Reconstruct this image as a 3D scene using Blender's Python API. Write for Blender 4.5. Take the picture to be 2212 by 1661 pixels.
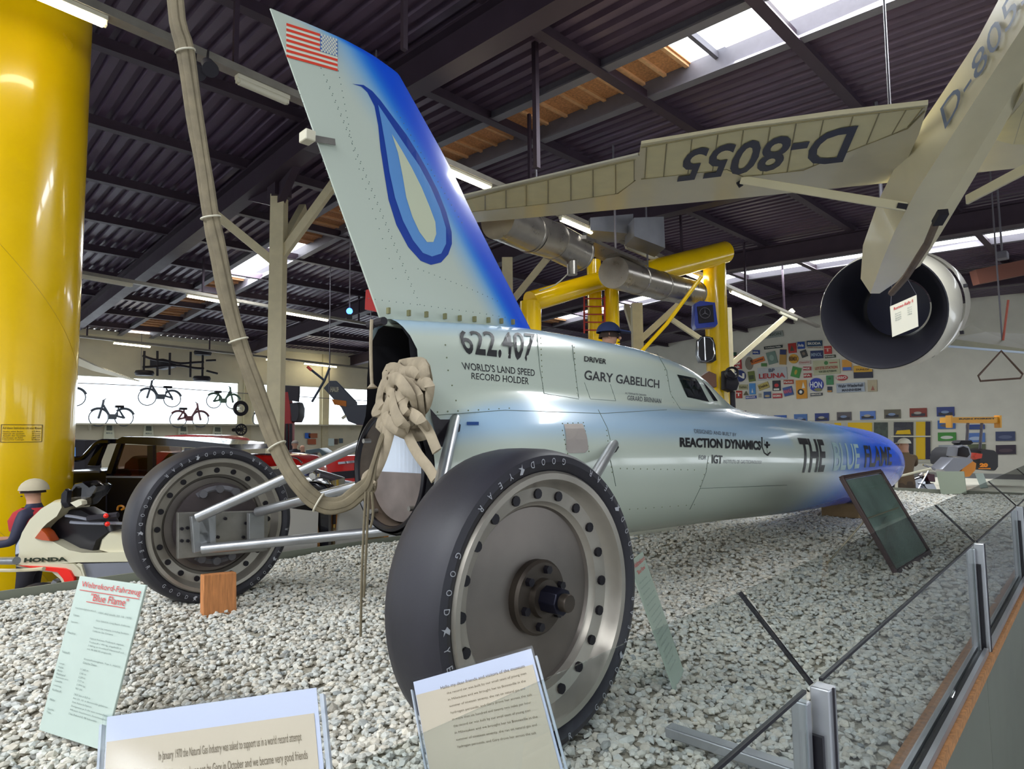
import bpy, bmesh, math, random
from math import sin, cos, pi, sqrt, radians, atan2
from mathutils import Vector, Matrix
random.seed(7)
S = bpy.context.scene
for o in list(bpy.data.objects): bpy.data.objects.remove(o)
COL = S.collection
V = Vector

# ---------------------------------------------------------------- camera, world, exposure
# axes: x along the record car towards its nose, y to its left, z up, origin under the rear axle
CAMP = V((-1.453, -2.669, .92))
def _h(a):                      # camera-aligned ground axes -> scene axes
    c = 0.70710678
    return V((a[0]*c + a[1]*c, -a[0]*c + a[1]*c, a[2]))
FOC = 1402.5; PIT = .080; ROL = -.0115
_F = V((0, cos(PIT), sin(PIT))); _U = V((0, -sin(PIT), cos(PIT))); _R = V((1, 0, 0))
_R2 = _R*cos(ROL) + _U*sin(ROL); _U2 = -_R*sin(ROL) + _U*cos(ROL)
CF, CR, CU = _h(_F), _h(_R2), _h(_U2)
cd = bpy.data.cameras.new('camera'); cam = bpy.data.objects.new('camera', cd); COL.objects.link(cam)
cd.sensor_width = 36; cd.lens = FOC*36/2212; cd.clip_start = .02; cd.clip_end = 200
cam.matrix_world = Matrix(((CR.x, CU.x, -CF.x, CAMP.x), (CR.y, CU.y, -CF.y, CAMP.y), (CR.z, CU.z, -CF.z, CAMP.z), (0, 0, 0, 1)))
S.camera = cam
S.view_settings.view_transform = 'Standard'; S.view_settings.look = 'None'
S.view_settings.gamma = 1; S.view_settings.use_curve_mapping = False
S.view_settings.exposure = 0.6
W = bpy.data.worlds.new('World'); S.world = W; W.use_nodes = True
W.node_tree.nodes['Background'].inputs[0].default_value = (.86, .93, 1, 1)
W.node_tree.nodes['Background'].inputs[1].default_value = 2.6

def area(name, loc, sx, sy, power, col=(1, 1, 1), rot=(0, 0, 0)):
    l = bpy.data.lights.new(name, 'AREA'); l.shape = 'RECTANGLE'; l.size = sx; l.size_y = sy; l.energy = power; l.color = col
    o = bpy.data.objects.new(name, l); COL.objects.link(o); o.location = loc; o.rotation_euler = rot
    return o
RZ, RY, SL, SR = 6.58, 7.5, .055, .04       # ridge height and position, left and right roof slopes
def roofz(y): return RZ - SL*(y-RY) if y > RY else RZ - SR*(RY-y)
# daylight through the roof lights (strips across the roof; unseen ones behind the camera added to light the foreground) 
for (x, y, sx, sy, pw) in [(6.55, -1.2, 1.15, 5.0, 360), (-6.2, -1, 1.15, 6, 560), (-6.2, 5, 1.15, 4, 340), (-6.2, -8, 1.15, 5, 420), (-11.5, 0, 1.15, 12, 420),
                           (6.55, 16.3, 1.15, 3.2, 220), (20, 2.5, 1.2, 9, 420), (20, 13, 1.2, 8, 380)]:
    area('skylight_daylight', (x, y, roofz(y)-.03), sx, sy, pw, (.93, .97, 1))
# ---------------------------------------------------------------- ray helpers (pixel of the 2212x1661 frame -> point on a plane)
def ray(x, y): return CF + CR*((x-1106)/FOC) - CU*((y-830.5)/FOC)
def PA(x, y, ax, val):
    r = ray(x, y); return CAMP + r*((val-CAMP[ax])/r[ax])
def PX(x, y, val): return PA(x, y, 0, val)
def PY(x, y, val): return PA(x, y, 1, val)
def PZ(x, y, val): return PA(x, y, 2, val)
def PD(x, y, D): return CAMP + ray(x, y)*D
def PP(x, y, o, n):
    r = ray(x, y); return CAMP + r*((V(o)-CAMP).dot(n)/r.dot(n))
def proj(P):
    q = V(P)-CAMP; D = q.dot(CF); return 1106+FOC*q.dot(CR)/D, 830.5-FOC*q.dot(CU)/D

# ---------------------------------------------------------------- materials
def lin(h):
    h = h.lstrip('#'); o = []
    for i in (0, 2, 4):
        c = int(h[i:i+2], 16)/255; o.append(c/12.92 if c <= .04045 else ((c+.055)/1.055)**2.4)
    return (*o, 1)
MATS = {}
def mat(name, col, rough=.5, metal=0, nz=0, ns=8, bump=0, bs=40, coat=0, emit=0, alpha=1, trans=0, spec=.5, attr=None, stretch=None, vary=None):
    if name in MATS: return MATS[name]
    m = bpy.data.materials.new(name); m.use_nodes = True; nt = m.node_tree; b = nt.nodes['Principled BSDF']
    c = lin(col) if isinstance(col, str) else (*col, 1)
    b.inputs['Base Color'].default_value = c; b.inputs['Roughness'].default_value = rough; b.inputs['Metallic'].default_value = metal
    b.inputs['Coat Weight'].default_value = coat; b.inputs['Coat Roughness'].default_value = .06
    b.inputs['Specular IOR Level'].default_value = spec
    if emit: b.inputs['Emission Color'].default_value = c; b.inputs['Emission Strength'].default_value = emit
    if alpha < 1: b.inputs['Alpha'].default_value = alpha
    if trans: b.inputs['Transmission Weight'].default_value = trans
    L = nt.links.new; src = None
    tc = nt.nodes.new('ShaderNodeTexCoord'); vec = tc.outputs['Object']
    if stretch:
        mp = nt.nodes.new('ShaderNodeMapping'); mp.inputs['Scale'].default_value = stretch; L(vec, mp.inputs[0]); vec = mp.outputs[0]
    if attr:
        a = nt.nodes.new('ShaderNodeVertexColor'); a.layer_name = attr; src = a.outputs[0]
    if nz:
        n = nt.nodes.new('ShaderNodeTexNoise'); n.inputs['Scale'].default_value = ns; n.inputs['Detail'].default_value = 5; L(vec, n.inputs['Vector'])
        mr = nt.nodes.new('ShaderNodeMapRange'); mr.inputs[1].default_value = .3; mr.inputs[2].default_value = .7
        mr.inputs[3].default_value = 1-nz; mr.inputs[4].default_value = 1+nz*.5; L(n.outputs[0], mr.inputs[0])
        mx = nt.nodes.new('ShaderNodeMix'); mx.data_type = 'RGBA'; mx.blend_type = 'MULTIPLY'; mx.inputs[0].default_value = 1
        if src: L(src, mx.inputs[6])
        else: mx.inputs[6].default_value = c
        L(mr.outputs[0], mx.inputs[7]); src = mx.outputs[2]
        rr = nt.nodes.new('ShaderNodeMapRange'); rr.inputs[3].default_value = max(rough-.08, .02); rr.inputs[4].default_value = min(rough+.12, 1)
        L(n.outputs[0], rr.inputs[0]); L(rr.outputs[0], b.inputs['Roughness'])
    if src: L(src, b.inputs['Base Color'])
    if bump:
        n2 = nt.nodes.new('ShaderNodeTexNoise'); n2.inputs['Scale'].default_value = bs; n2.inputs['Detail'].default_value = 4; L(vec, n2.inputs['Vector'])
        bm = nt.nodes.new('ShaderNodeBump'); bm.inputs['Strength'].default_value = bump; bm.inputs['Distance'].default_value = .01
        L(n2.outputs[0], bm.inputs['Height']); L(bm.outputs[0], b.inputs['Normal'])
    MATS[name] = m; return m
def glassmat(name, tint=(.93, 1, .96), gloss=.10, rough=.01, edge=.4):
    if name in MATS: return MATS[name]
    m = bpy.data.materials.new(name); m.use_nodes = True; nt = m.node_tree; nt.nodes.clear(); N = nt.nodes.new; L = nt.links.new
    t = N('ShaderNodeBsdfTransparent'); t.inputs[0].default_value = (*tint, 1)
    g = N('ShaderNodeBsdfGlossy'); g.inputs['Roughness'].default_value = rough
    f = N('ShaderNodeLayerWeight'); f.inputs[0].default_value = .5
    pw = N('ShaderNodeMath'); pw.operation = 'POWER'; pw.inputs[1].default_value = 4; L(f.outputs['Facing'], pw.inputs[0])
    ad = N('ShaderNodeMath'); ad.operation = 'MULTIPLY_ADD'; ad.inputs[1].default_value = edge; ad.inputs[2].default_value = gloss*.25; L(pw.outputs[0], ad.inputs[0])
    x = N('ShaderNodeMixShader'); L(ad.outputs[0], x.inputs[0]); L(t.outputs[0], x.inputs[1]); L(g.outputs[0], x.inputs[2])
    o = N('ShaderNodeOutputMaterial'); L(x.outputs[0], o.inputs[0]); MATS[name] = m; return m

# ---------------------------------------------------------------- mesh helpers
ORG = {}
class B:
    def __init__(s): s.v = []; s.f = []; s.c = None
    def add(s, vs, fs):
        n = len(s.v); s.v += [V(p) for p in vs]; s.f += [tuple(i+n for i in q) for q in fs]; return s
    def box(s, c, d, rot=None, bev=0):
        c = V(c); h = V(d)/2; r = rot or Matrix.Identity(3)
        p = [c + r@V((x*h.x, y*h.y, z*h.z)) for x in (-1, 1) for y in (-1, 1) for z in (-1, 1)]
        return s.add(p, [(0, 1, 3, 2), (4, 6, 7, 5), (0, 4, 5, 1), (2, 3, 7, 6), (0, 2, 6, 4), (1, 5, 7, 3)])
    def bar(s, p, q, w, h=None, up=(0, 0, 1)):
        p, q = V(p), V(q); t = (q-p).normalized(); u = V(up)
        if abs(t.dot(u)) > .98: u = V((1, 0, 0))
        a = t.cross(u).normalized()*w/2; b = a.cross(t).normalized()*(h or w)/2
        return s.add([p-a-b, p+a-b, p+a+b, p-a+b, q-a-b, q+a-b, q+a+b, q-a+b], [(0, 1, 2, 3), (7, 6, 5, 4), (0, 4, 5, 1), (1, 5, 6, 2), (2, 6, 7, 3), (3, 7, 4, 0)])
    def ring(s, c, a, b, r, n): return [c + a*(r*cos(2*pi*i/n)) + b*(r*sin(2*pi*i/n)) for i in range(n)]
    def lathe(s, o, ax, prof, n=24, cap=(0, 0), arc=None):      # prof: (radius, distance along axis)
        o = V(o); ax = V(ax).normalized(); a = ax.orthogonal().normalized(); b = ax.cross(a); base = len(s.v)
        for r, t in prof: s.v += s.ring(o+ax*t, a, b, r, n)
        for k in range(len(prof)-1):
            for i in range(n):
                j = (i+1) % n; s.f.append((base+k*n+i, base+k*n+j, base+(k+1)*n+j, base+(k+1)*n+i))
        if cap[0]: s.f.append(tuple(base+i for i in range(n))[::-1])
        if cap[1]: s.f.append(tuple(base+(len(prof)-1)*n+i for i in range(n)))
        return s
    def cyl(s, p, q, r, n=16, r2=None):
        p, q = V(p), V(q); return s.lathe(p, q-p, [(r, 0), (r if r2 is None else r2, (q-p).length)], n, (1, 1))
    def tube(s, pts, r, n=8, flat=1, up=None, closed=False):
        pts = [V(p) for p in pts]; N = len(pts); base = len(s.v); pa = None
        for i, p in enumerate(pts):
            t = (pts[(i+1) % N if closed else min(i+1, N-1)]-pts[(i-1) if (closed or i) else 0]).normalized()
            if up: a = t.cross(V(up)).normalized()
            elif pa is None: a = t.orthogonal().normalized()
            else: a = (pa - t*pa.dot(t)).normalized()
            pa = a; b = t.cross(a); rr = r[i] if isinstance(r, (list, tuple)) else r
            s.v += [p + a*(rr*cos(2*pi*k/n)) + b*(rr*flat*sin(2*pi*k/n)) for k in range(n)]
        for i in range(N if closed else N-1):
            for k in range(n):
                j = (k+1) % n; m = (i+1) % N; s.f.append((base+i*n+k, base+i*n+j, base+m*n+j, base+m*n+k))
        if not closed:
            s.f.append(tuple(base+k for k in range(n))[::-1]); s.f.append(tuple(base+(N-1)*n+k for k in range(n)))
        return s
    def prism(s, pts, ext):
        pts = [V(p) for p in pts]; e = V(ext); n = len(pts)
        s.add(pts+[p+e for p in pts], [tuple(range(n))[::-1], tuple(range(n, 2*n))]+[(i, (i+1) % n, n+(i+1) % n, n+i) for i in range(n)]); return s
    def ball(s, c, r, nu=12, nv=8):
        c = V(c); r = V(r) if not isinstance(r, (int, float)) else V((r, r, r)); base = len(s.v)
        for j in range(1, nv):
            a = pi*j/nv
            for i in range(nu): s.v.append(c+V((r.x*sin(a)*cos(2*pi*i/nu), r.y*sin(a)*sin(2*pi*i/nu), r.z*cos(a))))
        t = len(s.v); s.v += [c+V((0, 0, r.z)), c-V((0, 0, r.z))]
        for j in range(nv-2):
            for i in range(nu):
                k = (i+1) % nu; s.f.append((base+j*nu+i, base+(j+1)*nu+i, base+(j+1)*nu+k, base+j*nu+k))
        for i in range(nu):
            k = (i+1) % nu; s.f.append((t, base+i, base+k)); s.f.append((t+1, base+(nv-2)*nu+k, base+(nv-2)*nu+i))
        return s
    def grid(s, rows, closed=False):
        base = len(s.v); n = len(rows[0])
        for r in rows: s.v += [V(p) for p in r]
        for i in range(len(rows)-1):
            for k in range(n if closed else n-1):
                j = (k+1) % n; s.f.append((base+i*n+k, base+i*n+j, base+(i+1)*n+j, base+(i+1)*n+k))
        return s
    def build(s, name, m, parent=None, smooth=True, label=None, cat=None, group=None, kind=None, loc=None, ang=35, bevel=0, sub=0, fix=True):
        if parent is not None: org = ORG[parent.name]
        elif loc is not None: org = V(loc)
        else:
            n = max(len(s.v), 1); lo = min(p.z for p in s.v); c = sum(s.v, V())/n; org = V((c.x, c.y, lo))
        me = bpy.data.meshes.new(name); me.from_pydata([p-org for p in s.v], [], s.f)
        if fix:
            bm = bmesh.new(); bm.from_mesh(me); bmesh.ops.recalc_face_normals(bm, faces=bm.faces); bm.to_mesh(me); bm.free()
        if smooth:
            me.polygons.foreach_set('use_smooth', [True]*len(me.polygons)); me.set_sharp_from_angle(angle=radians(ang))
        me.materials.append(m); me.update()
        o = bpy.data.objects.new(name, me); COL.objects.link(o)
        if parent is not None: o.parent = parent
        else: o.location = org
        ORG[o.name] = org
        if bevel:
            md = o.modifiers.new('bevel', 'BEVEL'); md.width = bevel; md.segments = 2; md.limit_method = 'ANGLE'
        if sub:
            md = o.modifiers.new('sub', 'SUBSURF'); md.levels = sub; md.render_levels = sub
        tag(o, label, cat, group, kind); return o
def tag(o, label=None, cat=None, group=None, kind=None):
    if label: o['label'] = label
    if cat: o['category'] = cat
    if group: o['group'] = group
    if kind: o['kind'] = kind
    return o
def thing(name, label, cat, loc, group=None):
    o = bpy.data.objects.new(name, None); COL.objects.link(o); o.location = V(loc); o.empty_display_size = .1
    ORG[o.name] = V(loc); return tag(o, label, cat, group)
def cuts(me_bm, axis, vals):
    for x in vals:
        co = V((0, 0, 0)); co[axis] = x; no = V((0, 0, 0)); no[axis] = 1
        bmesh.ops.bisect_plane(me_bm, geom=me_bm.verts[:]+me_bm.edges[:]+me_bm.faces[:], dist=1e-6, plane_co=co, plane_no=no)
_tc = {}
def text2d(s, bold=0, spacing=1):
    k = (s, bold, spacing)
    if k in _tc: return _tc[k]
    c = bpy.data.curves.new('t', 'FONT'); c.body = s; c.offset = bold; c.resolution_u = 3; c.space_character = spacing; c.align_x = 'LEFT'; c.space_line = 1.05
    o = bpy.data.objects.new('t', c); COL.objects.link(o); dg = bpy.context.evaluated_depsgraph_get(); dg.update()
    me = bpy.data.meshes.new_from_object(o.evaluated_get(dg)); bpy.data.objects.remove(o)
    vs = [v.co.copy() for v in me.vertices]; fs = [tuple(p.vertices) for p in me.polygons]
    x0 = min(v.x for v in vs); x1 = max(v.x for v in vs); y0 = min(v.y for v in vs); y1 = max(v.y for v in vs)
    r = ([((v.x-x0)/(x1-x0), (v.y-y0)/(y1-y0)) for v in vs], fs, (x1-x0)/(y1-y0)); bpy.data.meshes.remove(me); _tc[k] = r; return r
def bil(q, s, t):       # q: bottom-left, bottom-right, top-right, top-left
    return q[0]*(1-s)*(1-t) + q[1]*s*(1-t) + q[2]*s*t + q[3]*(1-s)*t
def words(b, s, q, off=.002, bold=0, n=None):   # flat lettering on a board given by its 4 corners
    vs, fs, _ = text2d(s, bold); q = [V(p) for p in q]
    n = (q[1]-q[0]).cross(q[3]-q[0]).normalized()
    b.add([bil(q, x, y)+n*off for x, y in vs], fs); return b
def sub(q, s0, s1, t0, t1):
    q = [V(p) for p in q]; return [bil(q, s0, t0), bil(q, s1, t0), bil(q, s1, t1), bil(q, s0, t1)]
def slab(b, q, th):     # board with front corners q and thickness behind
    q = [V(p) for p in q]; n = (q[1]-q[0]).cross(q[3]-q[0]).normalized(); return b.prism(q, -n*th)
# ================================================================ SETTING
FZ = -.78                      # museum floor; the gravel bed is a raised plinth with its top near z = 0
m_deck = mat('roof_deck', '#5a4a5c', .4, .25, nz=.15, ns=3)
m_steel = mat('dark_steel', '#40333f', .5, .3, nz=.15, ns=4)
m_steel_l = mat('grey_steel', '#6d6a72', .5, .2, nz=.1)
m_wall = mat('white_wall', '#d8d4c4', .75, nz=.05, ns=2)
m_wallc = mat('cream_wall', '#d8d0b6', .7, nz=.06, ns=2)
m_floor = mat('floor_grey', '#7d8087', .35, nz=.12, ns=3)
m_osb = mat('chipboard', '#c98f5e', .8, nz=.35, ns=30)
m_wood = mat('batten', '#d9a878', .7, nz=.2, ns=12, stretch=(1, 1, 8))
m_cream = mat('cream_timber', '#cfc5a2', .55, nz=.08, ns=6)
m_glow = mat('sky_pane', (.93, .97, 1), .5, emit=3.5)
m_tube = mat('lamp_tube', (1, .90, .62), .5, emit=14)
m_lampw = mat('lamp_white', '#cfcab4', .45)
m_rail = mat('cable_tray', '#8f8a80', .45, .4, nz=.15)
m_black = mat('satin_black', '#15131a', .35)
m_dark = mat('matt_dark', '#1b1720', .7)
m_win = glassmat('window_glass', (.97, .99, 1), .05)

def plane_obj(name, x0, x1, y0, y1, z, m):
    B().box(((x0+x1)/2, (y0+y1)/2, z-.05), (x1-x0, y1-y0, .1)).build(name, m, kind='structure', smooth=False)
plane_obj('floor', -16, 46, -14, 28.2, FZ, m_floor)
LW = 28.0; BX = 30.6
# left wall with its long window band
zb, zt = 1.60, 3.62
b = B()
b.box((15, LW+.1, (FZ+zb)/2), (62, .2, zb-FZ)); b.box((15, LW+.1, (zt+5.5)/2), (62, .2, 5.5-zt))
wins = [(-13, -4.9), (-4.5, 3.9), (4.35, 11.0), (11.75, 15.2), (15.7, 19.3), (19.8, 25), (25.5, 30)]
for k in range(len(wins)-1): b.box(((wins[k][1]+wins[k+1][0])/2, LW+.1, (zb+zt)/2), (wins[k+1][0]-wins[k][1], .2, zt-zb))
for e in ((-16, -13), (30, 46)): b.box((sum(e)/2, LW+.1, (zb+zt)/2), (e[1]-e[0], .2, zt-zb))
b.build('wall_left', m_wallc, kind='structure', smooth=False)
for k, (x0, x1) in enumerate(wins):
    w = B()
    for z in (zb+.03, zt-.03): w.box(((x0+x1)/2, LW+.06, z), (x1-x0, .08, .06))
    n = max(1, int((x1-x0)/2.2)) if k >= 3 else 1
    for i in range(n+1): w.box((x0+(x1-x0)*i/n, LW+.06, (zb+zt)/2), (.06, .08, zt-zb))
    wo = w.build('window_%d' % (k+1), m_lampw, kind='structure', smooth=False)
    for i in range(n): B().box((x0+(x1-x0)*(i+.5)/n, LW+.07, (zb+zt)/2), ((x1-x0)/n-.06, .012, zt-zb-.1)).build('pane', m_win, wo, smooth=False)
for x in (4.15, 11.4, 15.45, 19.55, 25.25): # pilasters on the left wall
    B().box((x, LW-.06, (FZ+5.4)/2), (.34, .12, 5.4-FZ)).build('trim_1', m_cream, kind='structure', smooth=False)
B().box((12, LW-.08, 5.37), (60, .14, .16)).build('trim_2', m_lampw, kind='structure', smooth=False)
# back wall (white, signs) and other sides
b = B(); b.box((BX+.1, 13.4, (FZ+6.6)/2), (.2, 29.6, 6.6-FZ)); b.build('wall_back', m_wall, kind='structure', smooth=False)
b = B(); b.box((46, 0, 3), (.2, 30, 7.6)); b.build('wall_far_end', mat('end_wall', '#5b3a33', .7), kind='structure', smooth=False)
m_wr = mat('side_wall', '#a9a291', .75, nz=.05)
b = B(); b.box((15, -14.1, (FZ+.4)/2), (62, .2, .4-FZ)); b.box((15, -14.1, 4.6), (62, .2, 3.2))
for x in range(-15, 46, 5): b.box((x, -14.1, 1.7), (.5, .2, 2.8))
b.build('wall_right', m_wr, kind='structure', smooth=False)
b = B(); b.box((-16.1, 7, (FZ+.6)/2), (.2, 42.2, .6-FZ)); b.box((-16.1, 7, 4.8), (.2, 42.2, 3.4))
for y in range(-14, 29, 6): b.box((-16.1, y, 1.85), (.2, .6, 2.6))
b.build('wall_front', m_wr, kind='structure', smooth=False)

# roof: corrugated deck running across, purlins along, girders across
strips = [(-12.1, -10.9), (-6.8, -5.6), (5.95, 7.15), (19.35, 20.75)]  # first two strips are unseen behind the camera, added for foreground light
def deck(x0, x1, y0, y1):
    P = .25; rows = []; x = x0; prof = []
    while x < x1-1e-6:
        for dx, dz in ((0, 0), (.085, 0), (.115, .07), (.19, .07), (.22, 0)):
            if x+dx <= x1: prof.append((x+dx, dz))
        x += P
    prof.append((x1, 0))
    return [[V((a, y, roofz(y)+dz)) for a, dz in prof] for y in (y0, y1)]
d = B(); xs = [-16] + [v for s in strips for v in s] + [46]
for k in range(0, len(xs), 2):
    for (y0, y1) in ((-14, RY), (RY, LW)): d.grid(deck(xs[k], xs[k+1], y0, y1))
roof = d.build('ceiling', m_deck, kind='structure', smooth=False, fix=False)
pys = [RY + 2.34*k for k in range(-9, 9)]
for k, y in enumerate(pys):
    z = roofz(y)-.09
    b = B().box((15, y, z), (62, .05, .18)).box((15, y, z-.09), (62, .16, .022))
    b.build('roof_purlin', m_steel, kind='structure', smooth=False)
for gx in (-4.3, 3.82, 11.0, 16.9, 24.6):
    for (y0, y1) in ((-14, RY), (RY, LW-.1)):
        b = B(); o0 = V((gx, y0, roofz(y0)-.42)); o1 = V((gx, y1, roofz(y1)-.42))
        b.bar(o0+V((0, 0, .0)), o1, .05, .5); b.bar(o0-V((0, 0, .25)), o1-V((0, 0, .25)), .3, .04); b.bar(o0+V((0, 0, .24)), o1+V((0, 0, .24)), .3, .04)
        b.build('roof_girder', m_steel, kind='structure', smooth=False)
# roof-light strips: curbs, glass and the boarded-over bays
for si, (x0, x1) in enumerate(strips):
    for (y0, y1) in ((-14, RY), (RY, LW)):
        b = B()
        for x in (x0, x1):
            b.bar((x, y0, roofz(y0)+.03), (x, y1, roofz(y1)+.03), .05, .3)
            b.bar((x, y0, roofz(y0)-.15), (x, y1, roofz(y1)-.15), .17, .03)
        b.build('skylight_curb', m_steel_l, kind='structure', smooth=False)
osb = [(5.1-.15, 6.28), (2.2, 3.85), (11.3, 13.9)]
def strip_panel(x0, x1, y0, y1, osb_):
    z = lambda y: roofz(y)+(.16 if x0 < 15 else .04)
    if osb_:
        p = B().prism([(x0, y0, z(y0)-.02), (x1, y0, z(y0)-.02), (x1, y1, z(y1)-.02), (x0, y1, z(y1)-.02)], (0, 0, .02)).build('skylight_board', m_osb, kind='structure', smooth=False)
        n = max(2, round((y1-y0)/.42))
        for i in range(n):
            y = y0+(y1-y0)*(i+.15)/n
            B().bar((x0, y, z(y)-.04), (x1, y, z(y)-.04), .06, .05).build('batten', m_wood, p, smooth=False)
    else:
        B().prism([(x0, y0, z(y0)), (x1, y0, z(y0)), (x1, y1, z(y1)), (x0, y1, z(y1))], (0, 0, .02)).build('skylight_pane', m_glow, kind='structure', smooth=False)
x0, x1 = 5.95, 7.15
for y0, y1, o in [(-13.9, -4.2, 1), (-4.2, 1.45, 0), (1.72, 2.02, 0), (2.02, 3.95, 1), (3.95, 6.2, 1), (6.2, RY, 1), (RY, 11.3, 1), (11.3, 14.0, 1), (14.0, 14.7, 0), (14.8, 18.2, 0), (18.2, LW, 1)]:  # first bay: unseen board, added to keep skylight reflections off the barrier glass
    strip_panel(x0, x1, y0, y1, o)
for (x0, x1) in (strips[0], strips[1], strips[3]):
    for y0, y1, o in [(-13.9, -3.9 if x0 > 0 else -13.8, 1), (-3.9 if x0 > 0 else -13.8, RY, 0), (RY, 16, 0), (16, LW, 1)]: strip_panel(x0, x1, y0, y1, o)  # far strip's first bay: board out of view, added against reflections in the panes
for y in (-1.0, 1.6): B().box((6.55, y, roofz(y)+.1), (1.2, .06, .1)).build('skylight_bar', m_steel_l, kind='structure', smooth=False)
# close the boarding between deck and strip top
# ================================================================ RECORD CAR
def interp(u, tab):
    n = len(tab); i = 0
    while i < n-2 and u > tab[i+1][0]: i += 1
    hs = [tab[k+1][0]-tab[k][0] for k in range(n-1)]; de = [(tab[k+1][1]-tab[k][1])/hs[k] for k in range(n-1)]
    def m(k):
        if k == 0: return de[0]
        if k == n-1: return de[-1]
        return 0 if de[k-1]*de[k] <= 0 else 2*de[k-1]*de[k]/(de[k-1]+de[k])
    h = hs[i]; t = min(max((u-tab[i][0])/h, 0), 1)
    return (2*t**3-3*t*t+1)*tab[i][1]+(t**3-2*t*t+t)*h*m(i)+(-2*t**3+3*t*t)*tab[i+1][1]+(t**3-t*t)*h*m(i+1)
RT = [(.3, .315), (.45, .335), (.75, .41), (1.1, .45), (1.5, .46), (3, .468), (4.5, .465), (6, .45), (7.0, .425), (7.6, .38), (7.95, .315), (8.2, .23), (8.32, .12), (8.36, .0)]
ZT = [(.3, .77), (3, .70), (5, .612), (7, .552), (8.4, .53), (9.17, .53)]
WT = [(.3, .195), (1.4, .21), (2.6, .215), (3.2, .175), (3.9, .07), (4.25, .02)]
TT = [(.3, 1.50), (1.4, 1.562), (2.3, 1.545), (2.8, 1.50), (3.2, 1.42), (3.55, 1.27), (3.9, 1.1), (4.25, .98)]
def rad(u, ph):
    R = interp(u, RT)
    if u > 4.24: return R
    w = interp(u, WT); zt = interp(u, TT)-interp(u, ZT); s = abs(sin(ph)); c = cos(ph)
    if c <= 0: return R
    h = zt-w; rs = w/max(s, 1e-6)
    if rs*c > h: b = h*c; rs = b+sqrt(max(w*w-h*h*s*s, 0))
    return (R**9+rs**9)**(1/9)
def bpt(u, ph, e=0):           # ph > 0: the right side, facing the camera
    r = rad(u, ph)+e; return V((u, -r*sin(ph), interp(u, ZT)+r*cos(ph)))
def bside(u, z):               # half width of the body at (u, z), right side
    lo, hi = 0.0, pi; zc = interp(u, ZT)
    for _ in range(26):
        mid = (lo+hi)/2
        if zc+rad(u, mid)*cos(mid) > z: lo = mid
        else: hi = mid
    return rad(u, lo)*sin(lo)
def bhit(x, y):
    yv = -.3
    for _ in range(25): p = PY(x, y, yv); yv = yv*.5 - bside(p.x, p.z)*.5
    return p.x, p.z
m_paint = mat('car_paint', '#ffffff', .25, attr='paint', coat=.45)
m_alu = mat('aluminium_tube', '#a9abae', .3, .85, nz=.1, ns=10)
m_alud = mat('aged_aluminium', '#8d8a84', .42, .7, nz=.25, ns=9)
m_tyre = mat('tyre_rubber', '#24232b', .5, nz=.2, ns=6, bump=.05)
m_ink = mat('black_lettering', '#15161a', .4)
m_inkg = mat('grey_lettering', '#4a4f57', .4)
MINT = V(lin('#bdc7ba')[:3]); PALE = V(lin('#9cc0e0')[:3]); BLUE = V(lin('#0a4fd6')[:3]); SKYB = V(lin('#3f9fe0')[:3])
def sm(a, b, x):
    t = min(max((x-a)/(b-a), 0), 1); return t*t*(3-2*t)
def paintv(o, fn):
    me = o.data; a = me.color_attributes.new('paint', 'FLOAT_COLOR', 'POINT'); off = ORG[o.name]
    buf = []
    for v in me.vertices: c = fn(v.co+off); buf += [c.x, c.y, c.z, 1]
    a.data.foreach_set('color', buf)
car = thing('record_car', 'pale green and blue rocket-powered record car with a tall tail fin on white gravel', 'car', (2, 0, 0))
NPH = 96
us = [.34+.06*k for k in range(14)] + [1.2+.1*k for k in range(31)] + [4.3+.2*k for k in range(18)] + [7.85, 7.95, 8.03, 8.1, 8.16, 8.21, 8.25, 8.29, 8.32, 8.345]
rows = []
for u in us:
    row = []
    for k in range(NPH):
        ph = -pi+2*pi*k/NPH; p = bpt(u, ph)
        if u < .8:         # raked edge of the tail skin
            p.x += .055*max(0, 1-(u-.34)/.4)*sm(1.5, 1.3, p.z)
        row.append(p)
    rows.append(row)
b = B().grid(rows, closed=True); b.add([V((8.362, 0, .53))]+rows[-1], [(0, 1+k, 1+(k+1) % NPH) for k in range(NPH)])
body = b.build('body', m_paint, car, fix=True)
def bodycol(p):
    f = sm(4.4, 6.3, p.x - 1.2*(p.z-.6)); zc = interp(p.x, ZT); ht = (p.z-zc)/max(rad(p.x, 0), .05); ay = abs(p.y); wv = interp(p.x, WT) if p.x < 4.2 else 0
    top = sm(.86, 1, ht) if p.x < 4.1 else sm(.35, .95, ht)
    if p.x < 4.15: top = max(top, sm(wv*1.12, wv*1.5, ay)*sm(.25, .55, (p.z-zc)/max(interp(p.x, RT), .05))*.9)
    c = MINT.lerp(PALE, .9*top); f2 = max(0, f)  # pale blue paint, with skylight reflection on upper surfaces put into the colour
    c = c.lerp(SKYB, min(1, f2*1.3)*.8); return c.lerp(BLUE, f2**1.4*.95)
paintv(body, bodycol)

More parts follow.
